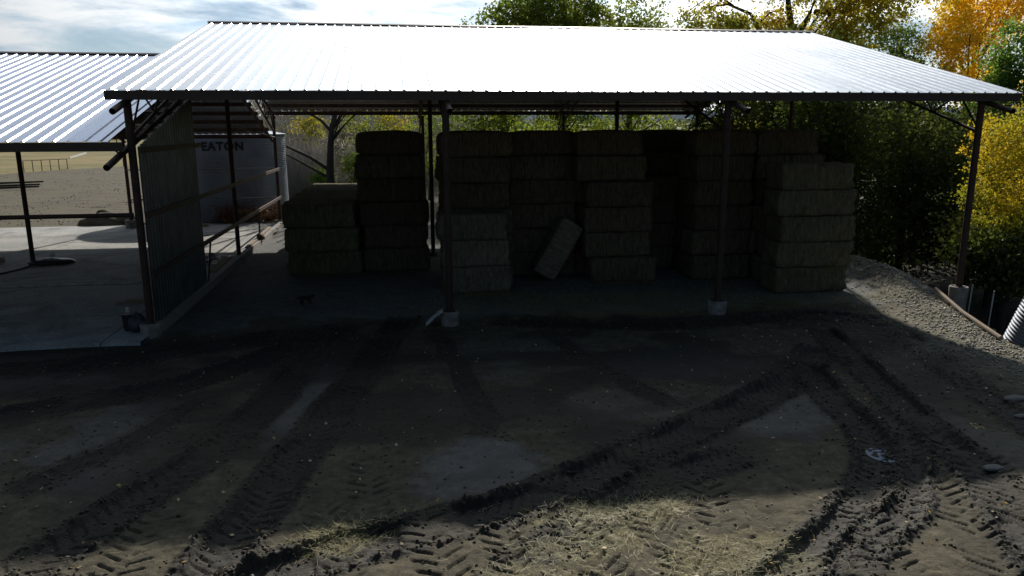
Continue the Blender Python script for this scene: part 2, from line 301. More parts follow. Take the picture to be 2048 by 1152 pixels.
def ground_fields(X, Y):
    """height, dark wet mud and painted roof shade, pale packed fines, straw stain, gravel  (flat arrays)"""
    n = len(X); nb = fbm(X*.35, Y*.35, 3, 3); nf = fbm(X*1.5, Y*1.5, 4, 11)
    near = (X > -9)&(X < 24)&(Y > -14)&(Y < 3)
    H = (nb-.5)*.10*sst(2, -1, Y)+(nf-.5)*.03
    wet = np.zeros(n); pale = np.zeros(n); straw = np.zeros(n); grav = np.zeros(n)
    yard2 = sst(.14, -.14, Y-.45+(fbm(X*.8, Y*.8, 4, 5)-.5)*2.6+np.where(X < 0, 1.3, 0)-.5*np.exp(-((X-3.2)/1.3)**2)+.35*np.exp(-((X-7.2)/1.0)**2))
    yard = sst(.5, -.3, Y+(fbm(X*.8, Y*.8, 3, 5)-.5)*2.2+np.where(X < 0, .45, 0))
    H += yard*(-.04)
    # fine clods over the yard
    H += yard*(np.abs(fbm(X*6, Y*6, 3, 21)-.5))*.045*sst(.35, .7, fbm(X*.9, Y*.9, 2, 31))
    H += yard*((fbm(X*11, Y*11, 2, 23)-.5)*.022*sst(.3, .6, fbm(X*1.7, Y*1.7, 2, 33))+(fbm(X*3.2, Y*3.2, 3, 27)-.5)*.035)
    # roof shade painted as darker mud, fading out at the sunlit strip
    wet += yard*(.12+.5*sst(.42, .6, fbm(X*.5+3, Y*.9, 3, 41)))*sst(-9.6, -7.6, Y)
    # smooth pale patches of drying clay
    for (px, py, rx, ry, a) in [(6.9, -8.15, .85, 1.0, 1), (4.1, -4.9, .55, 2.2, .9), (1.2, -6.0, .8, 1.7, .55), (11.4, -3.9, 1.5, .9, .8), (12.0, -6.7, 1.0, 1.1, .6),
                                (-1.6, -2.9, 1.6, .5, .5), (-2.2, -6.4, 1.8, .8, .5), (8.2, -3.0, 1.6, 1.3, .25), (9.6, -6.0, 1.3, .7, .35), (14.7, -8.6, .6, 1.1, .35), (16.2, -4.5, 1.3, .7, .3), (7.2, -5.6, 1.0, .6, .3), (13.6, -5.2, .4, .8, .3)]:
        q = ((X-px)/rx)**2+((Y-py)/ry)**2+(fbm(X*1.9, Y*1.9, 5, 51, .62)-.5)*2.6
        pale = np.maximum(pale, a*sst(1.7, .55, q))
    flat = pale.copy()
    H = H*(1-.85*flat)-.03*flat
    idx = np.where(near)[0]; xn = X[idx]; yn = Y[idx]
    for ti, (pts, w, dep, tread, pile) in enumerate(TR):
        S = spline(pts); seg = np.linalg.norm(np.diff(S, axis=0), axis=1); s = np.r_[0, np.cumsum(seg)]
        mnx, mny = S.min(0)-1.1; mxx, mxy = S.max(0)+1.1
        j = np.where((xn > mnx)&(xn < mxx)&(yn > mny)&(yn < mxy))[0]
        if not len(j): continue
        px = xn[j]; py = yn[j]
        Sc = S[::4]; best = np.full(len(j), 1e9); bi = np.zeros(len(j), int)
        for k in range(0, len(Sc)):
            d = (px-Sc[k, 0])**2+(py-Sc[k, 1])**2; mm = d < best; best[mm] = d[mm]; bi[mm] = k
        ok = best < 1.0; j = j[ok]; px = px[ok]; py = py[ok]; bi = bi[ok]*4
        i1 = np.minimum(bi+2, len(S)-1); i0 = np.maximum(bi-2, 0); T = S[i1]-S[i0]; T /= np.linalg.norm(T, axis=1)[:, None]+1e-9
        dx = px-S[bi, 0]; dy = py-S[bi, 1]; along = s[bi]+dx*T[:, 0]+dy*T[:, 1]; lat = dx*-T[:, 1]+dy*T[:, 0]
        endf = sst(-.05, .4, along)*sst(s[-1]+.05, s[-1]-.4, along)
        lat = lat+(vnoise(along*1.3, along*0+ti, 61)-.5)*.12
        al = np.abs(lat); hw = w/2
        ins = sst(hw+.03, hw-.05, al)*endf
        brk = .35+.65*sst(.3, .6, vnoise(px*1.3, py*1.3, 70+ti))
        rim = np.exp(-((al-hw-.07)/.085)**2)*endf*pile
        rg = fbm(px*13, py*13, 2, 80+ti); rg2 = np.abs(fbm(px*22, py*22, 2, 90+ti)-.5)*2
        h = -dep*ins*brk + rim*(.010+.12*np.clip(rg-.45, 0, 1)+.05*rg2)*brk
        if tread:
            ph = (along+np.where(lat > 0, .11, 0)+al*(.55+.1*(ti % 5))+.05*(fbm(px*3, py*3, 2, 44)-.5))/(.19+.012*(ti % 4))
            fr = ph-np.floor(ph); lug = sst(.0, .10, fr)*sst(.38 if tread == 1 else .34, .24, fr)*sst(.025, .06, al)
            lug *= sst(.3, .62, fbm(px*2.6, py*2.6, 3, 100+ti))
            h += (-.038 if tread == 2 else -.026)*lug*ins+.010*ins*rg2
        else: h += .03*ins*(rg-.5)*2
        gi = idx[j]
        H[gi] = H[gi]*(1-.4*ins)+h
        wet[gi] = np.maximum(wet[gi], np.clip(ins*.95+rim*1.0, 0, 1)*(.45+.55*brk)*(1 if tread != 2 else .22)); pale[gi] *= 1-np.clip(ins+rim, 0, 1)*.95
    # straw stain in front of the bales and in the sunny strip
    straw = np.maximum(straw, sst(1.3, .4, ((X-12.3)/5.5)**2+((Y-1.4)/1.6)**2+(nf-.5)*1.6)*.8)
    for (px, py, rx, ry) in [(8.4, -9.75, 1.0, .35), (9.4, -10.9, .9, .5), (7.9, -10.4, .8, .3), (4.95, -9.7, .45, .3), (7.1, -11.0, .7, .4)]:
        straw = np.maximum(straw, sst(1.3, .5, ((X-px)/rx)**2+((Y-py)/ry)**2+(fbm(X*3, Y*3, 3, 7)-.5)*2.4)*.62)
    # gravel shoulder on the right and the drop behind it
    ex = edge_x(Y); dd = X-ex
    near_edge = sst(-2.5, -1.2, dd+(nf-.5)*2.2)*sst(-8, -5, Y)*sst(16, 12, Y)
    grav = np.maximum(grav, near_edge)
    berm = np.exp(-((dd+.9)/.75)**2)*sst(-.5, 3, Y)*sst(15, 8, Y)
    H += berm*.38+near_edge*(np.abs(fbm(X*5, Y*5, 3, 17)-.5))*.10
    drop = sst(-.05, 3.5, dd)*sst(-40, -30, Y)
    far = sst(70, 30, Y)
    H += -2.8*drop*np.where(Y > 20, far, 1)*sst(75, 50, X)
    # slab under the low shed
    slab = (X < .0)&(Y > -1.2)&(Y < 22)
    H = np.where(slab, -.02, H)
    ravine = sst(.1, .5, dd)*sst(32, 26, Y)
    # far lot (gravel) and the field
    lot = sst(22, 22.6, Y+(nf-.5)*.8); H += lot*(fbm(X*.25, Y*.12, 3, 19)-.5)*.3*sst(22, 30, Y)
    H += sst(300, 1500, np.hypot(X, Y))*12
    wet *= 1-grav*.8
    pm_ = np.exp(-(((X-12.91)/.27)**2+((Y+8.55)/.30)**2)**2); H = H*(1-pm_)+(-.085+(fbm(X*9, Y*9, 3, 71)-.5)*.05)*pm_
    return H, np.clip(wet, 0, 1), pale, straw, grav, yard2, ravine
def axis(a, b, fine, lo, hi, g=1.16, fine2=None):
    mid = list(np.arange(a, b, fine)) if fine2 is None else fine2
    out = [mid[-1]]; st = fine
    while out[-1] < hi: st *= g; out.append(out[-1]+st)
    lowr = [mid[0]]; st = fine
    while lowr[-1] > lo: st *= g; lowr.append(lowr[-1]-st)
    return np.array(lowr[::-1][:-1]+mid+out[1:])
ymid = list(np.arange(-12.0, -9.0, .018))+list(np.arange(-9.0, -8.2, .025))+list(np.arange(-8.2, .8, .035))+list(np.arange(.8, 7, .08))
xs = axis(-3.5, 17.6, .023, -6000, 6000, 1.13); ys = axis(0, 0, .035, -2500, 9000, 1.13, ymid)
GX, GY = np.meshgrid(xs, ys); gx = GX.ravel(); gy = GY.ravel()
GH, gw, gp, gs, gg, gyd, grv = ground_fields(gx, gy)
nx, ny = len(xs), len(ys); I = np.arange(nx*ny).reshape(ny, nx)
Fq = np.stack([I[:-1, :-1], I[:-1, 1:], I[1:, 1:], I[1:, :-1]], -1).reshape(-1, 4)
me = mesh_np('ground', np.stack([gx, gy, GH], 1), Fq)
a = me.color_attributes.new('soil', 'FLOAT_COLOR', 'POINT'); a.data.foreach_set('color', np.stack([gw, gp, gs, gg], 1).astype(np.float32).ravel())
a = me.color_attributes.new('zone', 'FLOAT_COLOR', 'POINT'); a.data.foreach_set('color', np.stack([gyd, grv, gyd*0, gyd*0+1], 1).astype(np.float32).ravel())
def ground_h(x, y):
    return float(ground_fields(np.array([float(x)]), np.array([float(y)]))[0][0])
def ground_hs(x, y): return ground_fields(np.asarray(x, float), np.asarray(y, float))[0]
m, t, b = pmat('soil', (.1, .09, .07), .95, 0, .25)
at = nd(t, 'ShaderNodeAttribute', attribute_name='soil'); sr = nd(t, 'ShaderNodeSeparateColor'); t.links.new(at.outputs['Color'], sr.inputs[0])
tc = nd(t, 'ShaderNodeTexCoord'); geo = nd(t, 'ShaderNodeSeparateXYZ'); t.links.new(tc.outputs['Object'], geo.inputs[0])
def tn(scale, detail=6, rough=.6, dist=0):
    n = nd(t, 'ShaderNodeTexNoise', i_Scale=scale, i_Detail=detail, i_Roughness=rough, i_Distortion=dist); t.links.new(tc.outputs['Object'], n.inputs['Vector']); return n.outputs[0]
def rp(v, lo, hi): r = ramp(t, [(lo, 0.), (hi, 1.)]); t.links.new(v, r.inputs[0]); return r.outputs[0]
nS, nM, nL, nXL = tn(38, 8, .7), tn(6, 8, .65), tn(.9, 6), tn(.06, 5)
mud = mixc(t, rp(nM, .35, .65), (.095, .083, .056), (.165, .145, .098))
c = mixc(t, mth(t, 'MULTIPLY', rp(nS, .55, .75), .35), mud, (.05, .042, .03))
# barn floor & everything behind Y>0.5: dusty packed earth
floor = mixc(t, rp(nM, .3, .7), (.13, .14, .14), (.21, .22, .215))
at2 = nd(t, 'ShaderNodeAttribute', attribute_name='zone'); zn = nd(t, 'ShaderNodeSeparateColor'); t.links.new(at2.outputs['Color'], zn.inputs[0])
yfac = mth(t, 'SUBTRACT', 1.0, zn.outputs[0])
c = mixc(t, yfac, c, floor)
c = mixc(t, mth(t, 'MULTIPLY', sr.outputs[1], .85), c, mixc(t, rp(nM, .3, .7), (.125, .132, .134), (.165, .172, .172)))
wet_shade_col = mixc(t, rp(nS, .4, .6), (.018, .018, .014), (.042, .038, .028))  # dark rut mud, also the tone of the painted roof shade
mot = mth(t, 'ADD', .40, mth(t, 'ADD', mth(t, 'MULTIPLY', rp(tn(1.7, 10, .72, .6), .36, .64), .36), mth(t, 'MULTIPLY', rp(tn(13, 6, .8), .35, .65), .36)))
ms = nd(t, 'ShaderNodeVectorMath', operation='SCALE'); t.links.new(c, ms.inputs[0]); t.links.new(mot, ms.inputs['Scale']); c = ms.outputs[0]
c = mixc(t, mth(t, 'MULTIPLY', mth(t, 'MULTIPLY', sr.outputs[0], 1.35), rp(nM, .1, .45), True), c, wet_shade_col)
c = mixc(t, mth(t, 'MULTIPLY', sr.outputs[2], rp(nS, .38, .62)), c, (.25, .225, .11))
gr = mixc(t, rp(tn(60, 3, .8), .45, .6), (.10, .095, .065), (.26, .24, .18)); 
c = mixc(t, mth(t, 'MULTIPLY', at.outputs['Alpha'], .9), c, gr)
# far gravel lot
lot = mixc(t, rp(nL, .3, .7), (.098, .078, .053), (.145, .118, .084)); mps = nd(t, 'ShaderNodeMapping'); mps.inputs['Scale'].default_value = (.10, .9, 1); mps.inputs['Rotation'].default_value = (0, 0, R(12)); t.links.new(tc.outputs['Object'], mps.inputs[0])
nst = nd(t, 'ShaderNodeTexNoise', i_Scale=1.6, i_Detail=8, i_Roughness=.75); t.links.new(mps.outputs[0], nst.inputs['Vector'])
lot = mixc(t, mth(t, 'MULTIPLY', rp(nst.outputs[0], .44, .58), .7), lot, (.048, .041, .031)); lot = mixc(t, rp(tn(.28, 6, .7), .45, .6), lot, (.105, .098, .055)); lot = mixc(t, rp(tn(2.2, 8, .75), .55, .7), lot, (.07, .062, .048))
yl = mth(t, 'MULTIPLY', mth(t, 'SUBTRACT', geo.outputs[1], 21.0), 1.0, True)
c = mixc(t, yl, c, lot)
# field of dry grass beyond, starting at a slanting edge, and green grass behind the barn
fe = mth(t, 'SUBTRACT', mth(t, 'ADD', geo.outputs[1], mth(t, 'MULTIPLY', tn(.12, 5), 8)), mth(t, 'ADD', 122.0, mth(t, 'MULTIPLY', geo.outputs[0], 1.25)))
ff = mth(t, 'MULTIPLY', fe, .4, True)
fld = mixc(t, rp(nXL, .38, .62), (.13, .125, .04), (.27, .205, .08)); fld = mixc(t, rp(tn(.5, 6, .7), .5, .7), fld, (.14, .12, .055))
c = mixc(t, ff, c, fld)
gb = mth(t, 'MULTIPLY', mth(t, 'MULTIPLY', mth(t, 'SUBTRACT', geo.outputs[1], 37.0), .5, True), mth(t, 'MULTIPLY', mth(t, 'ADD', geo.outputs[0], 9.0), .3, True))
c = mixc(t, mth(t, 'MULTIPLY', gb, rp(nL, .3, .5)), c, (.07, .085, .035))
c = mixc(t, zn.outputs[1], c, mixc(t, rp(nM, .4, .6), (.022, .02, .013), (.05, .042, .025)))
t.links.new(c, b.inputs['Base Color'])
rr = mth(t, 'SUBTRACT', .95, mth(t, 'ADD', mth(t, 'MULTIPLY', sr.outputs[0], .22), mth(t, 'MULTIPLY', sr.outputs[1], .25))); t.links.new(rr, b.inputs['Roughness'])
bp = nd(t, 'ShaderNodeBump', i_Distance=.03)
t.links.new(mth(t, 'MULTIPLY', mth(t, 'SUBTRACT', 1.0, sr.outputs[1]), .75), bp.inputs['Strength'])
bh = mth(t, 'ADD', mth(t, 'MULTIPLY', nS, .6), nM); t.links.new(bh, bp.inputs['Height']); t.links.new(bp.outputs[0], b.inputs['Normal'])
g = link('ground', me, m, smooth=True); tag(g, kind='structure')
# concrete slab of the low shed
mb = MB(); rows = 60; xa = np.linspace(-24, -.02, rows)
front = -.78+(fbm(xa*1.1, xa*0, 3, 3)-.5)*.25
vs = []; 
for i, x in enumerate(xa): vs += [(x, front[i], .055), (x, 21.6, .055), (x, front[i]-.03, -.15)]
fs = []
for i in range(rows-1): fs += [(3*i, 3*i+3, 3*i+4, 3*i+1), (3*i+2, 3*i+5, 3*i+3, 3*i)]
mb.add(vs, fs)
m, t, b = pmat('slab', (.3, .3, .28), .9, 0, .3)
tc = nd(t, 'ShaderNodeTexCoord'); mp = nd(t, 'ShaderNodeMapping'); t.links.new(tc.outputs['Object'], mp.inputs[0])
n1_ = nd(t, 'ShaderNodeTexNoise', i_Scale=.55, i_Detail=8, i_Roughness=.65); n2_ = nd(t, 'ShaderNodeTexNoise', i_Scale=14, i_Detail=6, i_Roughness=.7)
for q in (n1_, n2_): t.links.new(tc.outputs['Object'], q.inputs['Vector'])
ra = ramp(t, [(.35, (.34, .35, .345)), (.62, (.47, .47, .45))]); t.links.new(n1_.outputs[0], ra.inputs[0])
rb = ramp(t, [(.35, (.6, .6, .6)), (.6, (1, 1, 1))]); t.links.new(n2_.outputs[0], rb.inputs[0])
c = mixc(t, 1.0, ra.outputs[0], rb.outputs[0], 'MULTIPLY')
sp = nd(t, 'ShaderNodeSeparateXYZ'); t.links.new(tc.outputs['Object'], sp.inputs[0])
def joint(o, off, per):
    f = mth(t, 'FRACT', mth(t, 'DIVIDE', mth(t, 'ADD', o, off), per)); return mth(t, 'LESS_THAN', f, .006)
jj = mth(t, 'MAXIMUM', joint(sp.outputs[0], 0.9, 7.0), joint(sp.outputs[1], 3.2, 5.2))
c = mixc(t, mth(t, 'MULTIPLY', jj, .75), c, (.05, .05, .045))
# drifted dirt: brown-black film, strongest in the front half
dn = nd(t, 'ShaderNodeTexNoise', i_Scale=.35, i_Detail=7, i_Roughness=.7, i_Distortion=1.0); t.links.new(tc.outputs['Object'], dn.inputs['Vector'])
dr = ramp(t, [(.48, 0.), (.66, 1.)]); t.links.new(dn.outputs[0], dr.inputs[0])
c = mixc(t, mth(t, 'MULTIPLY', dr.outputs[0], .6), c, (.085, .08, .065))
t.links.new(c, b.inputs['Base Color'])
bp = nd(t, 'ShaderNodeBump', i_Strength=.3, i_Distance=.01); t.links.new(n2_.outputs[0], bp.inputs['Height']); t.links.new(bp.outputs[0], b.inputs['Normal'])
o = mb.build('concrete_slab', m); tag(o, kind='structure')
# hills far away, blue of the air painted into their colour
mb = MB(); n = 220; vs = []; fs = []
for i in range(n):
    az = R(-75)+R(175)*i/(n-1); d = 5200
    h = 95+70*float(fbm(np.array([az*3.1]), np.array([0.]), 4, 5)[0])*1.7-60+25*math.sin(az*2.0)
    vs += [(d*math.sin(az), d*math.cos(az), -20), ((d+900)*math.sin(az), (d+900)*math.cos(az), h), ((d+2500)*math.sin(az), (d+2500)*math.cos(az), -60)]
for i in range(n-1): fs += [(3*i, 3*i+3, 3*i+4, 3*i+1), (3*i+1, 3*i+4, 3*i+5, 3*i+2)]
mb.add(vs, fs)
o = mb.build('hills', noisy('hill_haze', (.10, .15, .22), (.16, .17, .18), .004, 1, 0, 0, spec=0)); tag(o, kind='structure')

# ------------------------------------------------------------------ MAIN BARN
B = 7.0; D = 10.26; OV = .30; E = 5.58; RZ = 8.31; XA, XB = -.376, 21.905
SL = (RZ-E)/(D+OV)
DEPTH2 = 2*D
def bx(i, j): return i*B*(1+.014*j)
def ribbed(x0, x1, pts, pitch=.3137, rh=.027, base=.078, top=.028, thick=.006):
    """ribbed sheet running along a (y,z) polyline; ribs run down the slope"""
    xs_ = []; x = x0
    hs = []
    nr = int(round((x1-x0)/pitch)); pt = (x1-x0)/nr
    for k in range(nr):
        c = x0+pt*(k+.5)
        for dx, h in ((-pt/2, 0), (-base/2, 0), (-top/2, rh), (top/2, rh), (base/2, 0)): xs_.append(c+dx); hs.append(h)
    xs_.append(x1); hs.append(0)
    vs = []; 
    for (y, z) in pts:
        for x, h in zip(xs_, hs): vs.append((x, y, z+h))
    for (y, z) in pts:
        for x, h in zip(xs_, hs): vs.append((x, y, z+h-thick))
    n = len(xs_); P = len(pts); fs = []
    for p in range(P-1):
        for i in range(n-1):
            fs.append((p*n+i, p*n+i+1, (p+1)*n+i+1, (p+1)*n+i))
            q = P*n; fs.append((q+p*n+i, q+(p+1)*n+i, q+(p+1)*n+i+1, q+p*n+i+1))
    for i in range(n-1): fs.append((P*n+i, P*n+i+1, i+1, i)); fs.append(((P-1)*n+i, (P-1)*n+i+1, P*n+(P-1)*n+i+1, P*n+(P-1)*n+i))
    for p in range(P-1):
        fs.append((p*n, (p+1)*n, (P+p+1)*n, (P+p)*n)); fs.append((p*n+n-1, (P+p)*n+n-1, (P+p+1)*n+n-1, (p+1)*n+n-1))
    mb = MB(); mb.add(vs, fs); return mb
def gable_building(name, label, x0, x1, E, RZ, roofmat, posts, XT, truss_x, pipe_out, zoff):
    root = empty(name, (0, 0, 0)); tag(root, label, 'barn')
    sl = (RZ-E)/(D+OV)
    jit = [(-OV, E), (2, E+sl*(2+OV)+.004), (4.3, E+sl*(4.3+OV)-.003), (6.4, E+sl*(6.4+OV)+.004), (8.5, E+sl*(8.5+OV)-.002), (D-.02, RZ-.005)]
    ribbed(x0, x1, jit).build('roof_panel', roofmat, root)
    ribbed(x0, x1, [(D+.02, RZ-.005), (DEPTH2+OV, E)]).build('roof_panel', roofmat, root)
    mb = MB(); w = .17
    mb.add([(x0-.02, D-w, RZ-w*sl+.045), (x1+.02, D-w, RZ-w*sl+.045), (x1+.02, D, RZ+.06), (x0-.02, D, RZ+.06), (x0-.02, D+w, RZ-w*sl+.045), (x1+.02, D+w, RZ-w*sl+.045),
            (x0-.02, D-w, RZ-w*sl+.038), (x1+.02, D-w, RZ-w*sl+.038), (x1+.02, D+w, RZ-w*sl+.038), (x0-.02, D+w, RZ-w*sl+.038)],
           [(0, 1, 2, 3), (3, 2, 5, 4), (0, 6, 7, 1), (4, 5, 8, 9), (6, 9, 8, 7), (0, 3, 4, 9, 6), (1, 7, 8, 5, 2)])
    mb.build('ridge_cap', M['brown_steel'], root)
    # purlins (C channels) on both slopes, first one is the heavy eave channel
    def zs(y): return E+sl*(y+OV) if y <= D else RZ-sl*(y-D)
    ys_ = [-OV+.035]+[.95+1.33*k for k in range(8)]; ys_ = [y for y in ys_ if y < D-.2]+[D-.22]
    for y in ys_+[DEPTH2-y for y in ys_]:
        eave = abs(y-(-OV+.035)) < .01 or abs(y-(DEPTH2+OV-.035)) < .01
        z1 = zs(y)-.012-(.01 if eave else .012); h = .195 if eave else .17
        px0 = x0+.01 if eave else x0+.03
        mb = MB(); s_ = 1 if y < D else -1
        mb.box(px0, XT, y-.003, y+.003, z1-h, z1)              # web
        mb.box(px0, XT, y+.003 if s_ > 0 else y-.06, y+.06 if s_ > 0 else y-.003, z1-.006, z1)
        mb.box(px0, XT, y+.003 if s_ > 0 else y-.06, y+.06 if s_ > 0 else y-.003, z1-h, z1-h+.006)
        mb.build('eave_channel' if eave else 'purlin', M['brown_steel'] if eave else M['girt'], root)
    for tx in truss_x:
        x = tx; zt = .012+.2+.09; r = .07; mb = MB(); yo = -pipe_out; mc = MB(); webs = []
        mb.pipe((x, yo, E+sl*(yo+OV)-zt), (x, D-.02, zs(D)-zt), r); mb.pipe((x, DEPTH2+.4, zs(DEPTH2+.4)-zt), (x, D+.02, zs(D)-zt), r)
        dpt = .85
        for s_ in (1, -1):
            mw = MB(); webs.append(mw)
            f = (lambda y: y) if s_ > 0 else (lambda y: DEPTH2-y)
            yb = [.05, 3.2]; za = zs(.05)-zt-dpt
            if abs(tx+.17) < .01: continue
            # bottom chord runs parallel to the rafter, rises to it at its inner end
            P = [(x, f(.05), zs(.05)-zt-.80), (x, f(5.6), zs(5.6)-zt-.55), (x, f(D-.1), zs(D-.1)-zt-.75)]
            mc.tube(P, .042, 8)
            yy = .05; k = 0
            while yy < D-1.9:
                zb = np.interp(yy, [p for p in (.05, 5.6, D-.1)], [P[0][2], P[1][2], P[2][2]]); zb2 = np.interp(yy+.95, [.05, 5.6, D-.1], [P[0][2], P[1][2], P[2][2]])
                mw.tube([(x, f(yy), zb), (x, f(yy+.95), zs(yy+.95)-zt)], .026, 6); mw.tube([(x, f(yy+.95), zs(yy+.95)-zt), (x, f(yy+1.9), np.interp(yy+1.9, [.05, 5.6, D-.1], [P[0][2], P[1][2], P[2][2]]))], .026, 6)
                yy += 1.9
        o = mb.build('truss', M['rust_steel'], root); smooth_angle(o, 50); mc.v and smooth_angle(mc.build('bottom_chord', M['rust_steel'], o), 50); [q.build('web', M['rust_steel'], o) for q in webs if q.v]
    for (x, y, zb, ph, pr) in posts:
        z1 = zs(y)-.012-.2-.1; mb = MB(); lean = 0
        mb.tube([(x, y, zb+ph-.02), (x, y, z1)], .085 if abs(y) < 1 else .078, 16)
        mb.box(x-.13, x+.13, y-.13, y+.13, zb+ph-.004, zb+ph+.018)
        o = mb.build('post', M['rust_steel'], root); smooth_angle(o, 50)
        mb = MB(); mb.lathe([(pr*.92, -.55 if x < 20 else -1.6), (pr*.94, 0), (pr, ph*.6), (pr*1.03, ph-.02), (pr*.97, ph)], (x, y, zb), 28)
        o = mb.build('pier', M['pier'], root); smooth_angle(o, 40)
    return root
P_ = []
for j, yy in enumerate((0, D, DEPTH2)):
    for i in range(4):
        x = bx(i, j)
        ph, pr = ((.34, .235) if j == 0 else (.14, .17)) if not (j == 2 and i == 0) else (.3, .22)
        if (i, j) == (3, 0): ph = .46
        P_.append((x, yy, -.03 if (i, j) != (3, 0) else -.02, ph, pr))
barn = gable_building('open_barn', 'tall open sided hay barn with bright galvanised roof over the bales', XA, XB, E, RZ, M['roof'], P_, XB-.01, [bx(i, .4) for i in range(4)], .95, 0)
# low shed on the left
P2 = []
for i in (-1, -2, -3):
    for j, yy in enumerate((0, D, DEPTH2)):
        P2.append((i*B+.02*j, yy, .05, .10 if (i, j) != (-1, 2) else .38, .13 if (i, j) != (-1, 2) else .3))
shed = gable_building('low_shed', 'lower open shed with ribbed metal roof beside the tall hay barn', -22.0, -.39, 4.48, 7.23, M['roof_low'], P2, -.10, [-.17, -7.0, -14.0, -21], 1.15, 0)
# horizontal rails of the shed: front row, back row
def rail(a, b, r=.045, mat='girt', name='rail', par=shed):
    o = MB().tube([a, b], r, 10).build(name, M[mat], par); smooth_angle(o, 50); return o
for z in (1.28, 2.83): rail((-21, -.09, z), (-.09, -.09, z+.02), .04 if z < 2 else .05, 'pier' if z < 2 else 'rust_steel')
for z in (1.41, 2.83): rail((-7.0, DEPTH2-.1, z), (-.05, DEPTH2-.1, z), .025, 'galv_pipe')
# partition: girts from front to back and ribbed wall sheet on the first bay
for z in (1.42, 2.80, 4.28):
    y1 = DEPTH2-.05 if z < 4 else 5.6
    o = MB().bar((.12, .09, z), (.12, y1, z), .05, .13).build('girt', M['girt'], shed)
o = MB().tube([(.06, D, 4.85), (.02, DEPTH2, 4.32)], .03, 8).build('brace', M['rust_steel'], shed)
o = MB().tube([(.06, 14.3, .1), (.1, 14.3, 1.38)], .035, 8).build('short_post', M['rust_steel'], shed)
o = MB().tube([(.05, 5.35, .15), (.07, 6.0, 1.4)], .03, 6).build('brace', M['rust_steel'], shed)
# wall panel
mb = MB(); pitch = .235; ny_ = int(5.05/pitch); prof = []
for k in range(ny_):
    c = .2+pitch*(k+.5)
    for dy, h in ((-pitch/2, 0), (-.05, 0), (-.02, .045), (.02, .045), (.05, 0)): prof.append((c+dy, h))
prof.append((.2+pitch*ny_, 0))
sl2 = (7.23-4.48)/(D+OV)
vs = []
for y, h in prof:
    zt = 4.48+sl2*(y+OV)-.26
    vs += [(.06+h, y, .24+.0*y), (.06+h, y, zt), (.054+h, y, .24), (.054+h, y, zt)]
fs = []
for i in range(len(prof)-1):
    a = 4*i; b_ = a+4; fs += [(a, b_, b_+1, a+1), (a+2, a+3, b_+3, b_+2), (a+1, b_+1, b_+3, a+3), (a, a+2, b_+2, b_)]
mb.add(vs, fs); mb.build('wall_panel', M['panel'], shed)
# curb
mb = MB(); ycs = np.linspace(.28, DEPTH2-.3, 50); vs = []; fs = []
for i, y in enumerate(ycs):
    w = (float(vnoise(np.array([y*2]), np.array([0.]), 3)[0])-.5)*.02
    vs += [(-.03, y, -.05), (-.03, y, .22+w), (.16+w, y, .22+w), (.19+w, y, -.1)]
for i in range(len(ycs)-1):
    a = 4*i
    for k in range(3): fs.append((a+k+1, a+k, a+k+4, a+k+5))
fs += [(0, 1, 2, 3), (4*49+3, 4*49+2, 4*49+1, 4*49)]
mb.add(vs, fs); o = mb.build('curb', M['curb']); tag(o, 'long low concrete curb dividing the shed slab from the barn floor', 'curb')

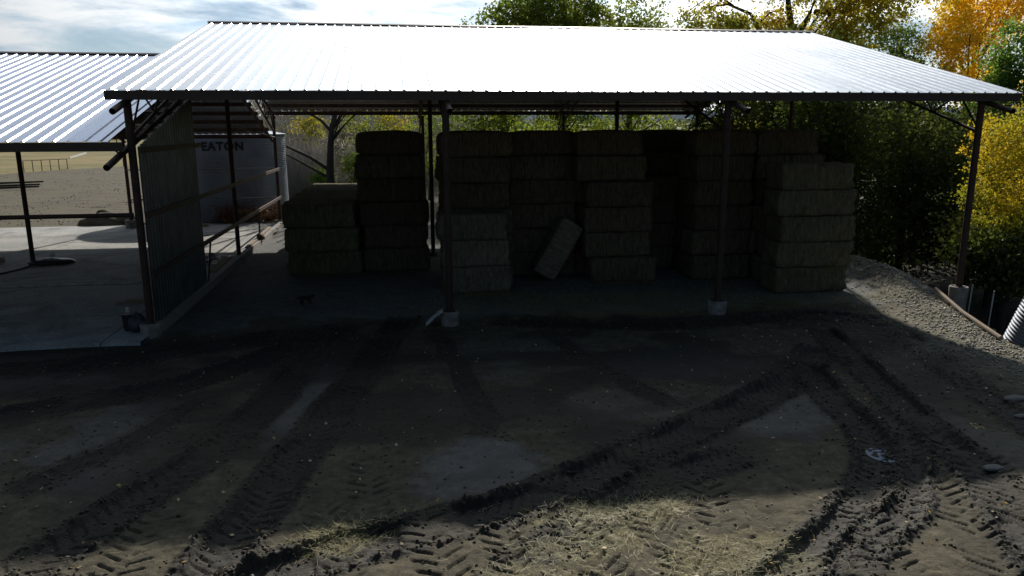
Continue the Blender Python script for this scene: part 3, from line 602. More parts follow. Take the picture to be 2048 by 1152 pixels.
# ------------------------------------------------------------------ HAY BALES
def bale_mesh(seed, Lx=2.3, Ly=.95, Lz=.775, rad=.055, sag=0):
    r = np.random.default_rng(seed); nx_, ny_, nz_ = 26, 10, 8; vs = {}; V = []; Fs = []
    def vid(i, j, k):
        if (i, j, k) not in vs: vs[(i, j, k)] = len(V); V.append(((i/nx_-.5)*Lx, (j/ny_-.5)*Ly, k/nz_*Lz))
        return vs[(i, j, k)]
    for i in range(nx_):
        for j in range(ny_):
            Fs.append((vid(i, j, 0), vid(i, j+1, 0), vid(i+1, j+1, 0), vid(i+1, j, 0))); Fs.append((vid(i, j, nz_), vid(i+1, j, nz_), vid(i+1, j+1, nz_), vid(i, j+1, nz_)))
    for i in range(nx_):
        for k in range(nz_):
            Fs.append((vid(i, 0, k), vid(i+1, 0, k), vid(i+1, 0, k+1), vid(i, 0, k+1))); Fs.append((vid(i, ny_, k), vid(i, ny_, k+1), vid(i+1, ny_, k+1), vid(i+1, ny_, k)))
    for j in range(ny_):
        for k in range(nz_):
            Fs.append((vid(0, j, k), vid(0, j, k+1), vid(0, j+1, k+1), vid(0, j+1, k))); Fs.append((vid(nx_, j, k), vid(nx_, j+1, k), vid(nx_, j+1, k+1), vid(nx_, j, k+1)))
    P = np.array(V); c = P-np.array([0, 0, Lz/2]); h = np.array([Lx, Ly, Lz])/2
    q = np.clip(c, -(h-rad), h-rad); d = c-q; ln = np.linalg.norm(d, axis=1); nrm = np.where(ln[:, None] > 1e-6, d/np.maximum(ln, 1e-6)[:, None], 0)
    c = q+nrm*rad*.98
    # creases between flakes and around the twine
    fl = np.abs(((P[:, 0]/.19+seed*.37) % 1)-.5); n1 = fbm(P[:, 0]*3+seed, P[:, 2]*3+P[:, 1]*3, 3, seed); n2 = vnoise(P[:, 0]*14, P[:, 2]*14+P[:, 1]*9, seed+5)
    n0 = fbm(P[:, 0]*1.3+seed*3, P[:, 2]*1.6+P[:, 1], 2, seed+9); amt = (n0-.5)*.16+(n1-.5)*.17+(n2-.5)*.06-.035*(fl < .1)
    out = c/np.linalg.norm(c/h, axis=1, keepdims=True).clip(.6)/h; out /= np.linalg.norm(out, axis=1, keepdims=True)+1e-9
    lat = (P-np.array([0, 0, Lz/2])); lat[:, 2] *= .35; lat /= np.linalg.norm(lat, axis=1, keepdims=True)+1e-9
    side = np.where(np.abs(P[:, 1]) > Ly/2-.001, 1, 0)[:, None]*np.stack([P[:, 0]*0, np.sign(P[:, 1]), P[:, 0]*0], 1)+np.where(np.abs(P[:, 0]) > Lx/2-.001, 1, 0)[:, None]*np.stack([np.sign(P[:, 0]), P[:, 0]*0, P[:, 0]*0], 1)
    bulge = .02*np.sin(np.pi*np.clip(P[:, 2]/Lz, 0, 1))
    c = c+side*(amt+bulge)[:, None]+np.array([0, 0, Lz/2]); c[:, 2] += (n1-.5)*.045
    top = P[:, 2] > Lz-.001; c[top, 2] += (n2[top]-.5)*.02
    c[:, 2] -= sag*(np.abs(P[:, 0])/(Lx/2))**3*(P[:, 2]/Lz)
    me = bpy.data.meshes.new('hay_bale')
    Vv = [tuple(v) for v in c]; Ff = list(Fs)
    # loose straw sticking out
    for k in range(700):
        i = r.integers(len(P)); p = c[i]; dirv = side[i]*r.uniform(.3, 1)+r.normal(0, .5, 3); dirv[2] -= .15; dirv /= np.linalg.norm(dirv)+1e-9; l = r.uniform(.03, .10)
        w = np.cross(dirv, r.normal(0, 1, 3)); w /= np.linalg.norm(w)+1e-9; w *= .0035
        b0 = len(Vv); Vv += [tuple(p-w-dirv*.02), tuple(p+w-dirv*.02), tuple(p+dirv*l*1.3)]; Ff.append((b0, b0+1, b0+2))
    me.from_pydata(Vv, [], Ff); me.update(); me.polygons.foreach_set('use_smooth', [True]*len(me.polygons)); return me
BM = [bale_mesh(s) for s in range(7)]; [x.materials.append(M['hay']) for x in BM]
BG = [bale_mesh(s+20) for s in range(4)]; [x.materials.append(M['hay_green']) for x in BG]
BT = [bale_mesh(s+60, rad=.12, sag=.07) for s in range(4)]; [x.materials.append(M['hay']) for x in BT]
BP = [bale_mesh(s+40) for s in range(4)]; [x.materials.append(M['hay_lit']) for x in BP]
ORD = ['bottom', 'second', 'third', 'fourth', 'fifth', 'sixth']
def stack(x, y, n, sx, where, green=False, sy=1, step=.775, jit=.05, lean=0, start=0, group='large hay bales stacked in the barn', rz0=0, offs=None):
    for k in range(start, n):
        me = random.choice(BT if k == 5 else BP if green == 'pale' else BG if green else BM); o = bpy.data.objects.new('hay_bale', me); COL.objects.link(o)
        ox, oy = (offs[k] if offs else (random.uniform(-jit, jit), random.uniform(-jit, jit)))
        o.location = (x+ox+lean*k, y+oy, .01+step*k); o.rotation_euler = (random.uniform(-.012, .012), random.uniform(-.012, .012), rz0+random.uniform(-.045, .045)+(math.pi if random.random() < .5 else 0))
        o.scale = (sx/2.3*random.uniform(.965, 1.03), sy*random.uniform(.96, 1.03), step/.775*random.uniform(.99, 1.0))
        name = 'top' if k == n-1 and n > 1 else ORD[k]
        if n == 1: name = 'single'
        tag(o, f'{name} bale {where}', 'hay bale', group)
def mid(x0, x1): return (x0+x1)/2, x1-x0
# A: low block with sunlit back edge, left
x, w = mid(2.15, 4.55)
for k, (yy, wh) in enumerate([(7.35, 'front row of the low block on the left'), (8.32, 'second row of the low block on the left'), (9.29, 'third row of the low block on the left'), (10.26, 'fourth row of the low block on the left'), (11.23, 'fifth row of the low block on the left'), (12.2, 'seventh row of the low block on the left'), (13.15, 'eighth row of the low block on the left'), (14.1, 'ninth row of the low block on the left'), (15.05, 'tenth row of the low block on the left'), (16.0, 'rearmost row of the low block on the left')]):
    stack(x, yy, 3, w, 'in the '+wh.replace('seventh', 'sixth').replace('eighth', 'seventh').replace('ninth', 'eighth').replace('tenth', 'ninth'), True, offs=[(.06, .0), (-.02, -.03), (-.08+.01*k, .0)], step=.78)
# T: tall dark stack
x, w = mid(4.62, 6.78)
for yy, wh in [(7.7, 'front'), (8.68, 'rear')]: stack(x, yy, 6, w, f'in the {wh} column of the tall dark stack left of the gap', lean=-.02)
# M1: main wall
for (x0, x1, yy, wh) in [(7.2, 9.3, 6.0, 'second rank at the left end of the long wall'), (9.33, 11.56, 6.05, 'column of the long bale wall behind the leaning bale'),
                         (7.25, 9.3, 5.02, 'column of the long bale wall behind the short stack')]:
    x, w = mid(x0, x1); stack(x, yy, 6, w, 'in the '+wh, lean=-.012 if x0 < 8 else 0, jit=.03)
for (x0, x1, yy, wh) in [(7.3, 9.4, 6.97, 'left'), (9.42, 11.7, 7.03, 'centre')]:
    x, w = mid(x0, x1); stack(x, yy, 6, w, f'at the {wh} of the second row of the long bale wall', jit=.03)
# S3: near short stack of three by the second post
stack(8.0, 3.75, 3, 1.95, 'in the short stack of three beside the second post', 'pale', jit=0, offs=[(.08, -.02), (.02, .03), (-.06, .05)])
# S4
x, w = mid(11.55, 13.7)
stack(x+.02, 4.75, 6, w, 'in the column right of the leaning bale', offs=[(.12, -.15), (-.05, .05), (-.05, .02), (-.02, 0), (-.22, .45), (-.25, .48)])
stack(x, 5.95, 6, w, 'in the column hidden behind the one right of the leaning bale', jit=.04)
# recess
for (x0, x1, yy, wh) in [(14.2, 16.4, 7.9, 'in the dark recess between the wall and the right block'), (16.45, 18.6, 8.2, 'in the dark recess, back right'), (12.3, 14.15, 7.8, 'in the dark recess, back left')]:
    x, w = mid(x0, x1); stack(x, yy, 6, w, wh, jit=.04)
x, w = mid(13.9, 15.4); stack(x, 6.6, 4, w, 'in the lower column inside the dark recess', jit=.08)
# right block
stack(15.9, 4.5, 6, 1.9, 'in the tall column just left of the pale right stack', jit=.08)
stack(16.0, 5.5, 6, 1.9, 'in the second row left of the pale right stack', jit=.05)
stack(18.0, 4.6, 6, 2.15, 'in the tall column behind the pale right stack', jit=.06)
stack(18.1, 5.6, 6, 2.15, 'in the rear column behind the pale right stack', jit=.06)
stack(18.0, 3.4, 3, 2.2, 'in the middle row behind the pale right stack', jit=.06, green=True)
stack(17.66, 2.2, 5, 2.28, 'in the pale greenish stack nearest the right end', True, step=.745, offs=[(.0, .02), (.02, .03), (.06, 0), (-.02, .04), (-.03, .02)])
# leaning bale
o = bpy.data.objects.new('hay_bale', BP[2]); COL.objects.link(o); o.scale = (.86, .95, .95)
tag(o, 'single bale tipped on end, leaning against the column to its right', 'hay bale', 'large hay bales stacked in the barn')
ang = R(-60); o.rotation_euler = (0, ang, 0); o.location = (10.62, 4.9, .78)
o.location = (11.05, 4.9, .84)

# ------------------------------------------------------------------ foliage builders
def leaves_mesh(name, C, n_per, spread, size, mat, tintb=None, up_bias=.3, aspect=1.0, seed=1, droop=0):
    r = np.random.default_rng(seed); C = np.asarray(C); n = len(C)*n_per
    base = np.repeat(C, n_per, 0); sp_ = np.repeat(r.uniform(.5, 1.4, len(C))*spread, n_per)[:, None]
    p = base+r.normal(0, 1, (n, 3))*sp_*np.array([1, 1, .75]); p[:, 2] -= droop*r.random(n)
    nr = r.normal(0, 1, (n, 3)); nr[:, 2] += up_bias; nr /= np.linalg.norm(nr, axis=1, keepdims=True)
    a = np.cross(nr, r.normal(0, 1, (n, 3))); a /= np.linalg.norm(a, axis=1, keepdims=True)+1e-9; b = np.cross(nr, a)
    s = (size*r.uniform(.55, 1.35, n))[:, None]; a = a*s*.5*aspect; b = b*s*.5
    V = np.stack([p-a, p-b*.9, p+a, p+b*.9], 1).reshape(-1, 3); Fc = np.arange(n*4).reshape(-1, 4)
    me = mesh_np(name, V, Fc); tint = np.clip(np.repeat(r.random(len(C)) if tintb is None else tintb, n_per)*.75+r.random(n)*.35-.05, 0, 1)
    at = me.attributes.new('tint', 'FLOAT', 'FACE'); at.data.foreach_set('value', tint.astype(np.float32))
    me.materials.append(mat); return me
def blob_points(blobs, r):
    out = []
    for (c, rad, n) in blobs:
        v = r.normal(0, 1, (n, 3)); v /= np.linalg.norm(v, axis=1, keepdims=True); u = r.random(n)**.42
        out.append(np.array(c)+v*u[:, None]*np.array(rad))
    return np.vstack(out)
def tree(name, label, base, height, blobs, leaf, n_per=38, spread=.33, size=.17, trunk_r=.25, bark='bark', limbs=16, seed=1, trunk_pts=None, extra=None, cat='tree', group=None, droop=0):
    r = np.random.default_rng(seed); root = empty(name, base); tag(root, label, cat, group)
    bz = Vector(base); C = blob_points(blobs, r)-np.array(base)
    mb = MB(); tp = trunk_pts or [(0, 0, -.4), (.15, .1, height*.25), (-.1, .0, height*.5), (.2, .1, height*.8)]
    k = len(tp); mb.tube(tp, [trunk_r*(1.25-.95*i/(k-1)) for i in range(k)], 9)
    T = np.array(tp)
    sel = C[r.choice(len(C), min(limbs, len(C)), replace=False)]
    for q in sel:
        zt = np.clip(q[2]*.62, T[1, 2]*.6, T[-1, 2]); s0 = np.array([np.interp(zt, T[:, 2], T[:, 0]), np.interp(zt, T[:, 2], T[:, 1]), zt])
        m1 = s0+(q-s0)*.45+r.normal(0, .12, 3)*np.linalg.norm(q-s0)*.35+np.array([0, 0, .05]); r0 = trunk_r*.42*(1-.5*zt/height)
        mb.tube([s0, m1, q], [r0, r0*.6, r0*.18], 6, False)
        for _ in range(3):
            e = q+r.normal(0, .55, 3); mb.tube([m1+(q-m1)*r.random(), e], [r0*.25, r0*.08], 4, False)
    if extra:
        for pts, r0 in extra:
            mb.tube([Vector(p)-bz for p in pts], [r0*(1-.75*i/(len(pts)-1)) for i in range(len(pts))], 8, False)
    o = mb.build('trunk', M[bark], root); smooth_angle(o, 60)
    if leaf:
        big = fbm(C[:, 0]*.6+seed, C[:, 2]*.6, 2, seed); tb = np.clip((big-.3)*2.0, 0, 1)
        link('crown', leaves_mesh('crown', C, n_per, spread, size, LM[leaf], tb, seed=seed, droop=droop), None, root)
    return root

# green wall of trees behind the barn
tree('green_tree', 'broad green tree rising behind the left part of the roof ridge', (13.5, 36, 0), 14, [((13.2, 36, 9.5), (3.0, 2.6, 3.6), 230), ((12.3, 35.5, 5.0), (3.4, 2.8, 2.6), 110), ((15.6, 36, 12.2), (2.6, 2.4, 3.2), 170)], 'green', 40, .34, .19, .28, seed=3)
tree('green_tree', 'tall green tree behind the middle of the roof ridge', (18, 37, 0), 16, [((17.6, 37, 12.0), (3.2, 2.6, 4.2), 280), ((17.5, 36, 5.5), (3.6, 2.8, 3.0), 120), ((20.4, 37, 10.6), (2.6, 2.4, 3.8), 180)], 'green', 40, .34, .19, .3, seed=4)
tree('green_tree', 'green tree with ragged right side behind the roof ridge', (23, 37, 0), 15, [((23.4, 36.5, 11.0), (2.6, 2.4, 3.6), 190), ((22.8, 36, 6.0), (3.3, 2.6, 2.4), 100)], 'green', 36, .34, .18, .26, seed=5)
# big cottonwood with dark forks
tree('cottonwood_tree', 'large cottonwood with dark forking trunk and thinning olive leaves', (33.6, 33, -.5), 15,
     [((34.3, 33, 13.2), (3.2, 2.4, 3.0), 90), ((37.6, 32.5, 11.5), (2.6, 2.2, 3.2), 220), ((39.3, 32, 13.5), (2.6, 2, 2.8), 130), ((36.6, 32.5, 10.0), (1.8, 1.6, 1.8), 50), ((30.0, 33, 14.8), (3.4, 2, 1.5), 60), ((27.2, 33, 11.9), (2.2, 1.6, 1.4), 60), ((29.6, 33, 11.6), (2.0, 1.6, .9), 50), ((32.3, 33, 11.3), (1.5, 1.2, .9), 34), ((34, 34, 6.5), (5, 3, 1.8), 60), ((32.4, 33, 15.2), (2.5, 2, 1.5), 30)],
     'olive', 34, .38, .18, .42, seed=6, limbs=14, trunk_pts=[(0, 0, -1), (.1, 0, 4), (-.3, 0, 8), (.0, 0, 11.0), (-.1, 0, 12.2)],
     extra=[([(33.5, 33, 10.2), (33.2, 33, 11.6), (32.9, 33, 13.0), (32.6, 33, 15.0), (32.0, 33, 17)], .30), ([(33.5, 33, 10.8), (34.4, 33, 12.0), (34.9, 33, 13.4), (35.4, 33, 16)], .28),
            ([(33.3, 33, 8), (31.4, 33, 10.2), (30.8, 33, 11.4), (30.2, 33, 12.3), (28.5, 33, 12.9), (26.6, 33, 12.6)], .22), ([(30.7, 33, 11.6), (31.6, 33, 12.4), (32.2, 33, 12.6)], .09), ([(28.9, 33, 12.8), (27.5, 33, 13.6), (25.4, 33, 12.2)], .09),
            ([(34.9, 33, 12.5), (37.2, 33, 12.6), (37.9, 33, 14.4), (38.6, 33, 16)], .2), ([(33.6, 33, 9), (36, 33, 10.5), (36.9, 33, 11.5), (37.6, 32.8, 14)], .22)])
tree('olive_tree', 'yellowing tree between the cottonwood and the dark evergreen growth', (29, 26, -1), 8, [((28.4, 26, 4.6), (3.2, 2, 1.6), 60), ((33, 27, 5.6), (2.6, 2, 2.6), 70)], 'olive', 34, .34, .16, .16, seed=7)
tree('green_tree', 'dark green bushy tree right of the cottonwood over the roof slope', (36.9, 26, -1), 10.5, [((36.9, 26, 8.6), (1.7, 1.6, 2.2), 110), ((37.6, 26, 6.3), (2.3, 1.8, 2.0), 90), ((35.4, 26, 7.6), (1.1, 1.1, 1.3), 35)], 'bluegreen', 44, .28, .14, .18, seed=8)
tree('orange_tree', 'glowing orange autumn tree filling the upper right corner', (41, 25, -1), 14, [((41.2, 25, 11.6), (3.0, 2.2, 2.6), 200), ((39.2, 24.5, 9.0), (1.9, 1.6, 2.4), 120), ((44.2, 25, 12.5), (2.4, 2, 3.0), 110), ((38.7, 24.5, 12.2), (1.5, 1.2, 1.1), 30), ((41.5, 24, 7.2), (2.2, 1.6, 1.6), 90)], 'orange', 46, .30, .15, .28, seed=9)
tree('green_tree', 'slender green tree at the right edge in front of the orange one', (35.7, 16, -2), 9.5, [((35.5, 16, 8.0), (1.15, 1.1, 1.7), 90), ((36.0, 16, 5.9), (1.6, 1.4, 1.6), 80), ((34.7, 16, 5.7), (.9, .9, .9), 26)], 'bluegreen', 42, .25, .13, .14, seed=10)
# bright yellow tree at the right edge
tree('yellow_tree', 'bright yellow leaved tree hanging in at the right edge', (28.6, 5.0, -2.4), 9, [((26.3, 5, 4.0), (1.3, 1.2, 1.5), 80), ((25.7, 4.8, 2.5), (.9, .8, .7), 34), ((26.4, 4.9, 1.3), (.8, .7, .4), 16), ((27.0, 5, .2), (.9, .8, .6), 22), ((26.9, 5, 3.9), (1.35, 1.2, 1.5), 70), ((26.6, 5, 2.2), (1.25, 1.1, .9), 46), ((27.9, 5, 1.1), (1.2, 1.1, .9), 40), ((28.6, 5.5, 4.3), (2.0, 1.6, 1.5), 60), ((25.2, 4.8, 2.3), (.5, .5, .3), 6)], 'yellow', 46, .2, .085, .15, seed=11)
# dark growth behind the right bay
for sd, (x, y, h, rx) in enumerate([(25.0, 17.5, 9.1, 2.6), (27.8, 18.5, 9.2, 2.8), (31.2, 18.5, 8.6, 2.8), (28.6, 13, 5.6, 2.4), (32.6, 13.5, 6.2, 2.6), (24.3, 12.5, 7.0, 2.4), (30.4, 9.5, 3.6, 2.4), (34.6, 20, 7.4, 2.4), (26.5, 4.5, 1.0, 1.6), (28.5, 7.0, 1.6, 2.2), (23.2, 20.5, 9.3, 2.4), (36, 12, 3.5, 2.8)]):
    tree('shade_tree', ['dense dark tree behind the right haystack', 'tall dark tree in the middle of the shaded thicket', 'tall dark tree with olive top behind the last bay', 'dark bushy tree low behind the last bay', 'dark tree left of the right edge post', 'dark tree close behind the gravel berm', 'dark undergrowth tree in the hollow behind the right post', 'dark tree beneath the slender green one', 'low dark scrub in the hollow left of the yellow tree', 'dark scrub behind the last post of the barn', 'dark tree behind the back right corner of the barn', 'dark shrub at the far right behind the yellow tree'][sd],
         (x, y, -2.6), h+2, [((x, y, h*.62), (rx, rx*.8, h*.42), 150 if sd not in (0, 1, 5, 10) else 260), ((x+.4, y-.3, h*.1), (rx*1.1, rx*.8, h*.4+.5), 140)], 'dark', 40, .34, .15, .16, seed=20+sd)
tree('olive_tree', 'olive leaved tree showing through the last bay of the barn', (33.0, 12.0, -2.6), 6, [((32.2, 11.5, 2.8), (1.8, 1.2, 1.8), 36), ((34.2, 12, 4.8), (1.4, 1.2, 1.4), 34)], 'olive', 34, .28, .12, .1, seed=31)
# left background seen under the roof
tree('bare_tree', 'dark leaning tree with half fallen limbs behind the low bale block', (1.75, 30, 0), 9, [((3.6, 30.5, 6.6), (1.6, 1.2, .9), 20), ((1.2, 31, 7.2), (1.8, 1.4, 1.0), 10)], 'olive', 30, .3, .15, .24, seed=40, limbs=8,
     trunk_pts=[(0, 0, -.3), (.0, 0, 2.0), (.12, 0, 3.6), (.25, 0, 4.8), (.75, 0, 6.4), (1.1, 0, 8.2)],
     extra=[([(1.9, 30, 4.6), (1.4, 30, 5.2), (.6, 30, 5.7), (-.3, 30, 6.1)], .11), ([(1.75, 30, 2.2), (.6, 30, 3.0), (-.8, 29.8, 3.7), (-2.2, 29.6, 4.4)], .13), ([(1.75, 30, 1.7), (.4, 30, 2.5), (-.7, 30.3, 3.1), (-1.8, 30.5, 3.5)], .10)])
for sd, (x, y, hz, rr_, lf, lb) in enumerate([(3.6, 35, 4.9, 1.5, 'green', 'green and yellow sapling right of the leaning trunk'), (5.6, 37, 5.4, 1.5, 'yellow', 'yellowing sapling behind the gap left of the tall dark stack'), (-.2, 38, 5.0, 1.2, 'olive', 'olive sapling left of the leaning trunk'), (3.2, 31.5, 2.4, .9, 'green', 'small green bush at the foot of the leaning trunk'), (7.9, 33, 4.6, 1.8, 'green', 'green sapling filling the gap beside the long bale wall'), (10.2, 33, 5.0, 2.0, 'green', 'green tree behind the second post under the roof'), (.9, 33, 1.4, .7, 'bluegreen', 'dark green bush left of the leaning trunk')]):
    tree('sapling', lb, (x, y, 0), hz+1, [((x, y, hz), (rr_, rr_*.8, rr_*1.1), 46), ((x+.3, y, hz*.6), (rr_*.8, rr_*.7, hz*.35), 30)], lf, 26, .22, .13, .06, seed=50+sd, limbs=8)
# bare brush (stuff): twigs and dry leaves, a band behind the bin
def twigs(name, n, boxes, seed, mat, l0=.5, l1=1.7, w=.012):
    r = np.random.default_rng(seed); P = []
    for (x0, x1, y0, y1, z0, z1, f) in boxes:
        k = int(n*f); P.append(np.stack([r.uniform(x0, x1, k), r.uniform(y0, y1, k), z0+(z1-z0)*r.random(k)**1.3], 1))
    P = np.vstack(P); n = len(P); d = r.normal(0, .45, (n, 3)); d[:, 2] = np.abs(r.normal(.9, .35, n)); d /= np.linalg.norm(d, axis=1, keepdims=True)
    l = r.uniform(l0, l1, n)[:, None]; s = np.cross(d, r.normal(0, 1, (n, 3))); s /= np.linalg.norm(s, axis=1, keepdims=True); s *= w
    V = np.stack([P-s, P+s, P+d*l+s*.3, P+d*l-s*.3], 1).reshape(-1, 3)
    me = mesh_np(name, V, np.arange(n*4).reshape(-1, 4)); at = me.attributes.new('tint', 'FLOAT', 'FACE'); at.data.foreach_set('value', r.random(n).astype(np.float32)); me.materials.append(mat)
    return link(name, me)
o = twigs('bare_brush', 26000, [(-6, 12, 40, 50, 0, 8.5, .75), (-4, 1.2, 33, 38, 0, 3.2, .25)], 3, LM['twig']); tag(o, 'grey leafless brush behind the bin and barn', 'brush', kind='stuff')
r = np.random.default_rng(9); C = np.stack([r.uniform(-9, 13, 900), r.uniform(44, 54, 900), r.random(900)**1.1*7.5], 1)
o = link('far_thicket', leaves_mesh('far_thicket', C, 26, .42, .22, LM['dry'], seed=5)); tag(o, 'dull dry thicket closing the view behind the barn', 'thicket', kind='stuff')
r = np.random.default_rng(10); C = np.stack([r.uniform(8, 95, 2600), r.uniform(50, 66, 2600), r.random(2600)**1.1*6.3-1], 1)
o = link('far_wood', leaves_mesh('far_wood', C, 22, .5, .32, LM['dark'], seed=6)); tag(o, 'far low wood behind the barn on the right', 'wood', kind='stuff')
C = np.stack([r.uniform(-300, -30, 700), r.uniform(330, 380, 700), r.random(700)*5], 1)
o = link('tree_line', leaves_mesh('tree_line', C, 14, 2.0, 1.8, LM['dark'], seed=7)); tag(o, 'dark tree line at the far side of the field', 'tree line', kind='stuff')
# rusty weeds by the bin
C = np.stack([r.uniform(-3.4, .2, 90), r.uniform(21.3, 22.6, 90), r.random(90)*.7+.05], 1)
o = link('dry_weeds', leaves_mesh('dry_weeds', C, 40, .16, .07, LM['rust'], seed=8, aspect=2)); tag(o, 'rust brown weeds along the foot of the grain bin', 'weeds', kind='stuff')
r = np.random.default_rng(11); C = np.stack([r.uniform(-2.5, 3.5, 200), r.uniform(36.5, 44, 200), r.random(200)*.25], 1)
o = link('green_grass', leaves_mesh('green_grass', C, 40, .2, .08, LM['grass'], seed=12, aspect=2)); tag(o, 'green grass patch behind the low bale block', 'grass', kind='stuff')
C = np.stack([r.uniform(-32, -20, 260), r.uniform(60, 92, 260), r.random(260)*.2], 1)

# ------------------------------------------------------------------ grain bin
bin_ = empty('grain_bin', (-3.3, 25.6, 0)); tag(bin_, 'corrugated galvanised grain bin behind the shed with black lettering', 'grain bin')
mb = MB(); RB = 3.05; HB = 4.42; prof = []; nring = 44
for k in range(nring*4+1):
    z = HB*k/(nring*4); prof.append((RB+.013*math.sin(2*math.pi*k/4), z))
mb.lathe(prof, (0, 0, 0), 96); o = mb.build('wall', M['bin'], bin_); smooth_angle(o, 60)
mb = MB(); mb.lathe([(RB+.07, HB-.02), (RB+.08, HB+.03), (RB*.55, HB+.30), (.35, HB+.58), (.34, HB+.66), (.05, HB+.68)], (0, 0, 0), 48); o = mb.build('roof', M['bin'], bin_)
tcu = bpy.data.curves.new('lettering', 'FONT'); tcu.body = 'EATON'; tcu.size = .62; tcu.extrude = 0.004; tcu.align_x = 'CENTER'; tcu.space_character = 1.12; tcu.offset = .026
to = bpy.data.objects.new('tmp_text', tcu); COL.objects.link(to); dg = bpy.context.evaluated_depsgraph_get(); tm = bpy.data.meshes.new_from_object(to.evaluated_get(dg)); bpy.data.objects.remove(to)
facing = math.atan2(5.8+3.3, -(-18.1-25.6))   # towards the yard
for v in tm.vertices:
    a = v.co.x*.92/RB+math.atan2(9.1, 43.7)*.62; rr_ = RB+.028+v.co.z; v.co = (rr_*math.sin(a), -rr_*math.cos(a), 3.66+v.co.y*.95)
tm.materials.clear(); tm.materials.append(M['letter']); link('lettering', tm, None, bin_)
mb = MB()
for a in (math.radians(38),):
    for s_ in (-.18, .18): mb.tube([(math.sin(a)*(RB+.12)+s_*math.cos(a), -math.cos(a)*(RB+.12)+s_*math.sin(a), .6), (math.sin(a)*(RB+.12)+s_*math.cos(a), -math.cos(a)*(RB+.12)+s_*math.sin(a), 2.9)], .012, 6)
mb.build('ladder', M['culvert'], bin_)

# ------------------------------------------------------------------ small things
def lump(name, mat, loc, sc, seed, amp=.25, sub=3, flat=0):
    me = bpy.data.meshes.new(name); import bmesh
    bm = bmesh.new(); bmesh.ops.create_icosphere(bm, subdivisions=sub, radius=1)
    for v in bm.verts:
        n = float(fbm(np.array([v.co.x*2.2+v.co.z*1.3+seed]), np.array([v.co.y*2.2-v.co.z]), 3, seed)[0])-.5; v.co *= 1+amp*2*n
        if v.co.z < -.35: v.co.z = -.35
        v.co = Vector((v.co.x*sc[0], v.co.y*sc[1], v.co.z*sc[2]))
    bm.to_mesh(me); bm.free(); o = link(name, me, mat, smooth=True); o.location = loc; return o
# bucket with a small can on it
bk = empty('bucket', (-.60, .42, .055)); tag(bk, 'black plastic bucket with a lid standing left of the white corner pier', 'bucket')
mb = MB(); mb.lathe([(.135, 0), (.165, .36), (.18, .37), (.18, .40), (.155, .40), (.15, .05)], n=28); o = mb.build('body', M['black_plastic'], bk); smooth_angle(o)
mb = MB(); mb.lathe([(.17, .402), (.175, .425), (.05, .43)], n=28); o = mb.build('lid', M['concrete'], bk); smooth_angle(o)
mb = MB(); mb.tube([(.175*math.cos(a), .03-.175*abs(math.sin(a))*.3-.16*math.sin(a), .37-.12*math.sin(a)) for a in np.linspace(0, math.pi, 12)], .004, 6); mb.build('handle', M['galv_pipe'], bk)
mb = MB(); mb.lathe([(.05, 0), (.05, .11), (.03, .13)], n=16); o = mb.build('paint_can', M['white_cloth']); smooth_angle(o); o.location = (-.62, .44, .487); tag(o, 'small pale can on top of the black bucket', 'can')
bag = lump('trash_bag', M['bag'], (-.36, .22, .055+.15), (.20, .17, .30), 4, .22, 4); tag(bag, 'shiny dark trash bag slumped between bucket and corner pier', 'trash bag')
# planks and a dark block behind the corner post
mb = MB(); mb.bar((-1.9, 3.35, .08), (-.25, 3.5, .08), .14, .045); mb.bar((-1.7, 3.6, .10), (-.4, 3.3, .14), .12, .04); o = mb.build('plank_pile', M['wood']); tag(o, 'two loose planks on the slab behind the corner post', 'planks')
o = lump('dirt_lump', noisy('dirt', (.135, .115, .08), (.07, .06, .042), 6, .95, 0, .6, 20), (-.75, 4.0, .12), (.35, .22, .2), 6, .3); tag(o, 'dark lump of dirt beside the loose planks', 'dirt')
DIRT = o.data.materials[0]
# tarp
n = 40; r = np.random.default_rng(5); u, v = np.meshgrid(np.linspace(-1, 1, n), np.linspace(-1, 1, n)); q = fbm(u*3.1+5, v*3.1, 4, 8); q2 = np.abs(fbm(u*5, v*5+3, 3, 9)-.5)
rad = np.clip(1-np.hypot(u, v)*.75, 0, 1); Z = .07+rad*(q*.30+q2*.35); X_ = u*.75+(q-.5)*.35; Y_ = v*1.0+(q2)*.3
I2 = np.arange(n*n).reshape(n, n); Fq = np.stack([I2[:-1, :-1], I2[:-1, 1:], I2[1:, 1:], I2[1:, :-1]], -1).reshape(-1, 4)
o = link('tarp', mesh_np('tarp', np.stack([X_.ravel(), Y_.ravel(), Z.ravel()], 1), Fq), M['tarp'], smooth=True); o.location = (-1.0, 10.0, 0); tag(o, 'crumpled silvery plastic tarp on the slab beside the curb', 'tarp')
# boards at the curb and shovel-like debris
mb = MB(); mb.bar((.02, 11.7, .26), (-.1, 17.9, .26), .16, .05); o = mb.build('timber_board', M['wood']); tag(o, 'long pale timber board lying on top of the curb', 'board')
mb = MB(); mb.bar((-.35, 7.6, .09), (-.2, 9.3, .30), .28, .04); o = mb.build('timber_board', M['wood']); tag(o, 'pale board propped on the curb just past the ribbed wall', 'board')
for (a, b_, lb) in [((.7, 14.6, .06), (1.35, 17.2, .07), 'thin pale stick on the sunlit dirt right of the curb'), ((1.05, 13.9, .06), (1.7, 16.1, .06), 'second thin stick lying beside the low bale block'), ((.35, 16, .06), (1.5, 18.6, .07), 'grey stick lying farthest back right of the curb')]:
    o = MB().bar(a, b_, .06, .03).build('stick', M['wood']); tag(o, lb, 'stick')
o = lump('dirt_lump', DIRT, (.12, 14.2, .28), (.16, .2, .2), 16, .3); tag(o, 'dark clod caked round the foot of the short post', 'dirt')
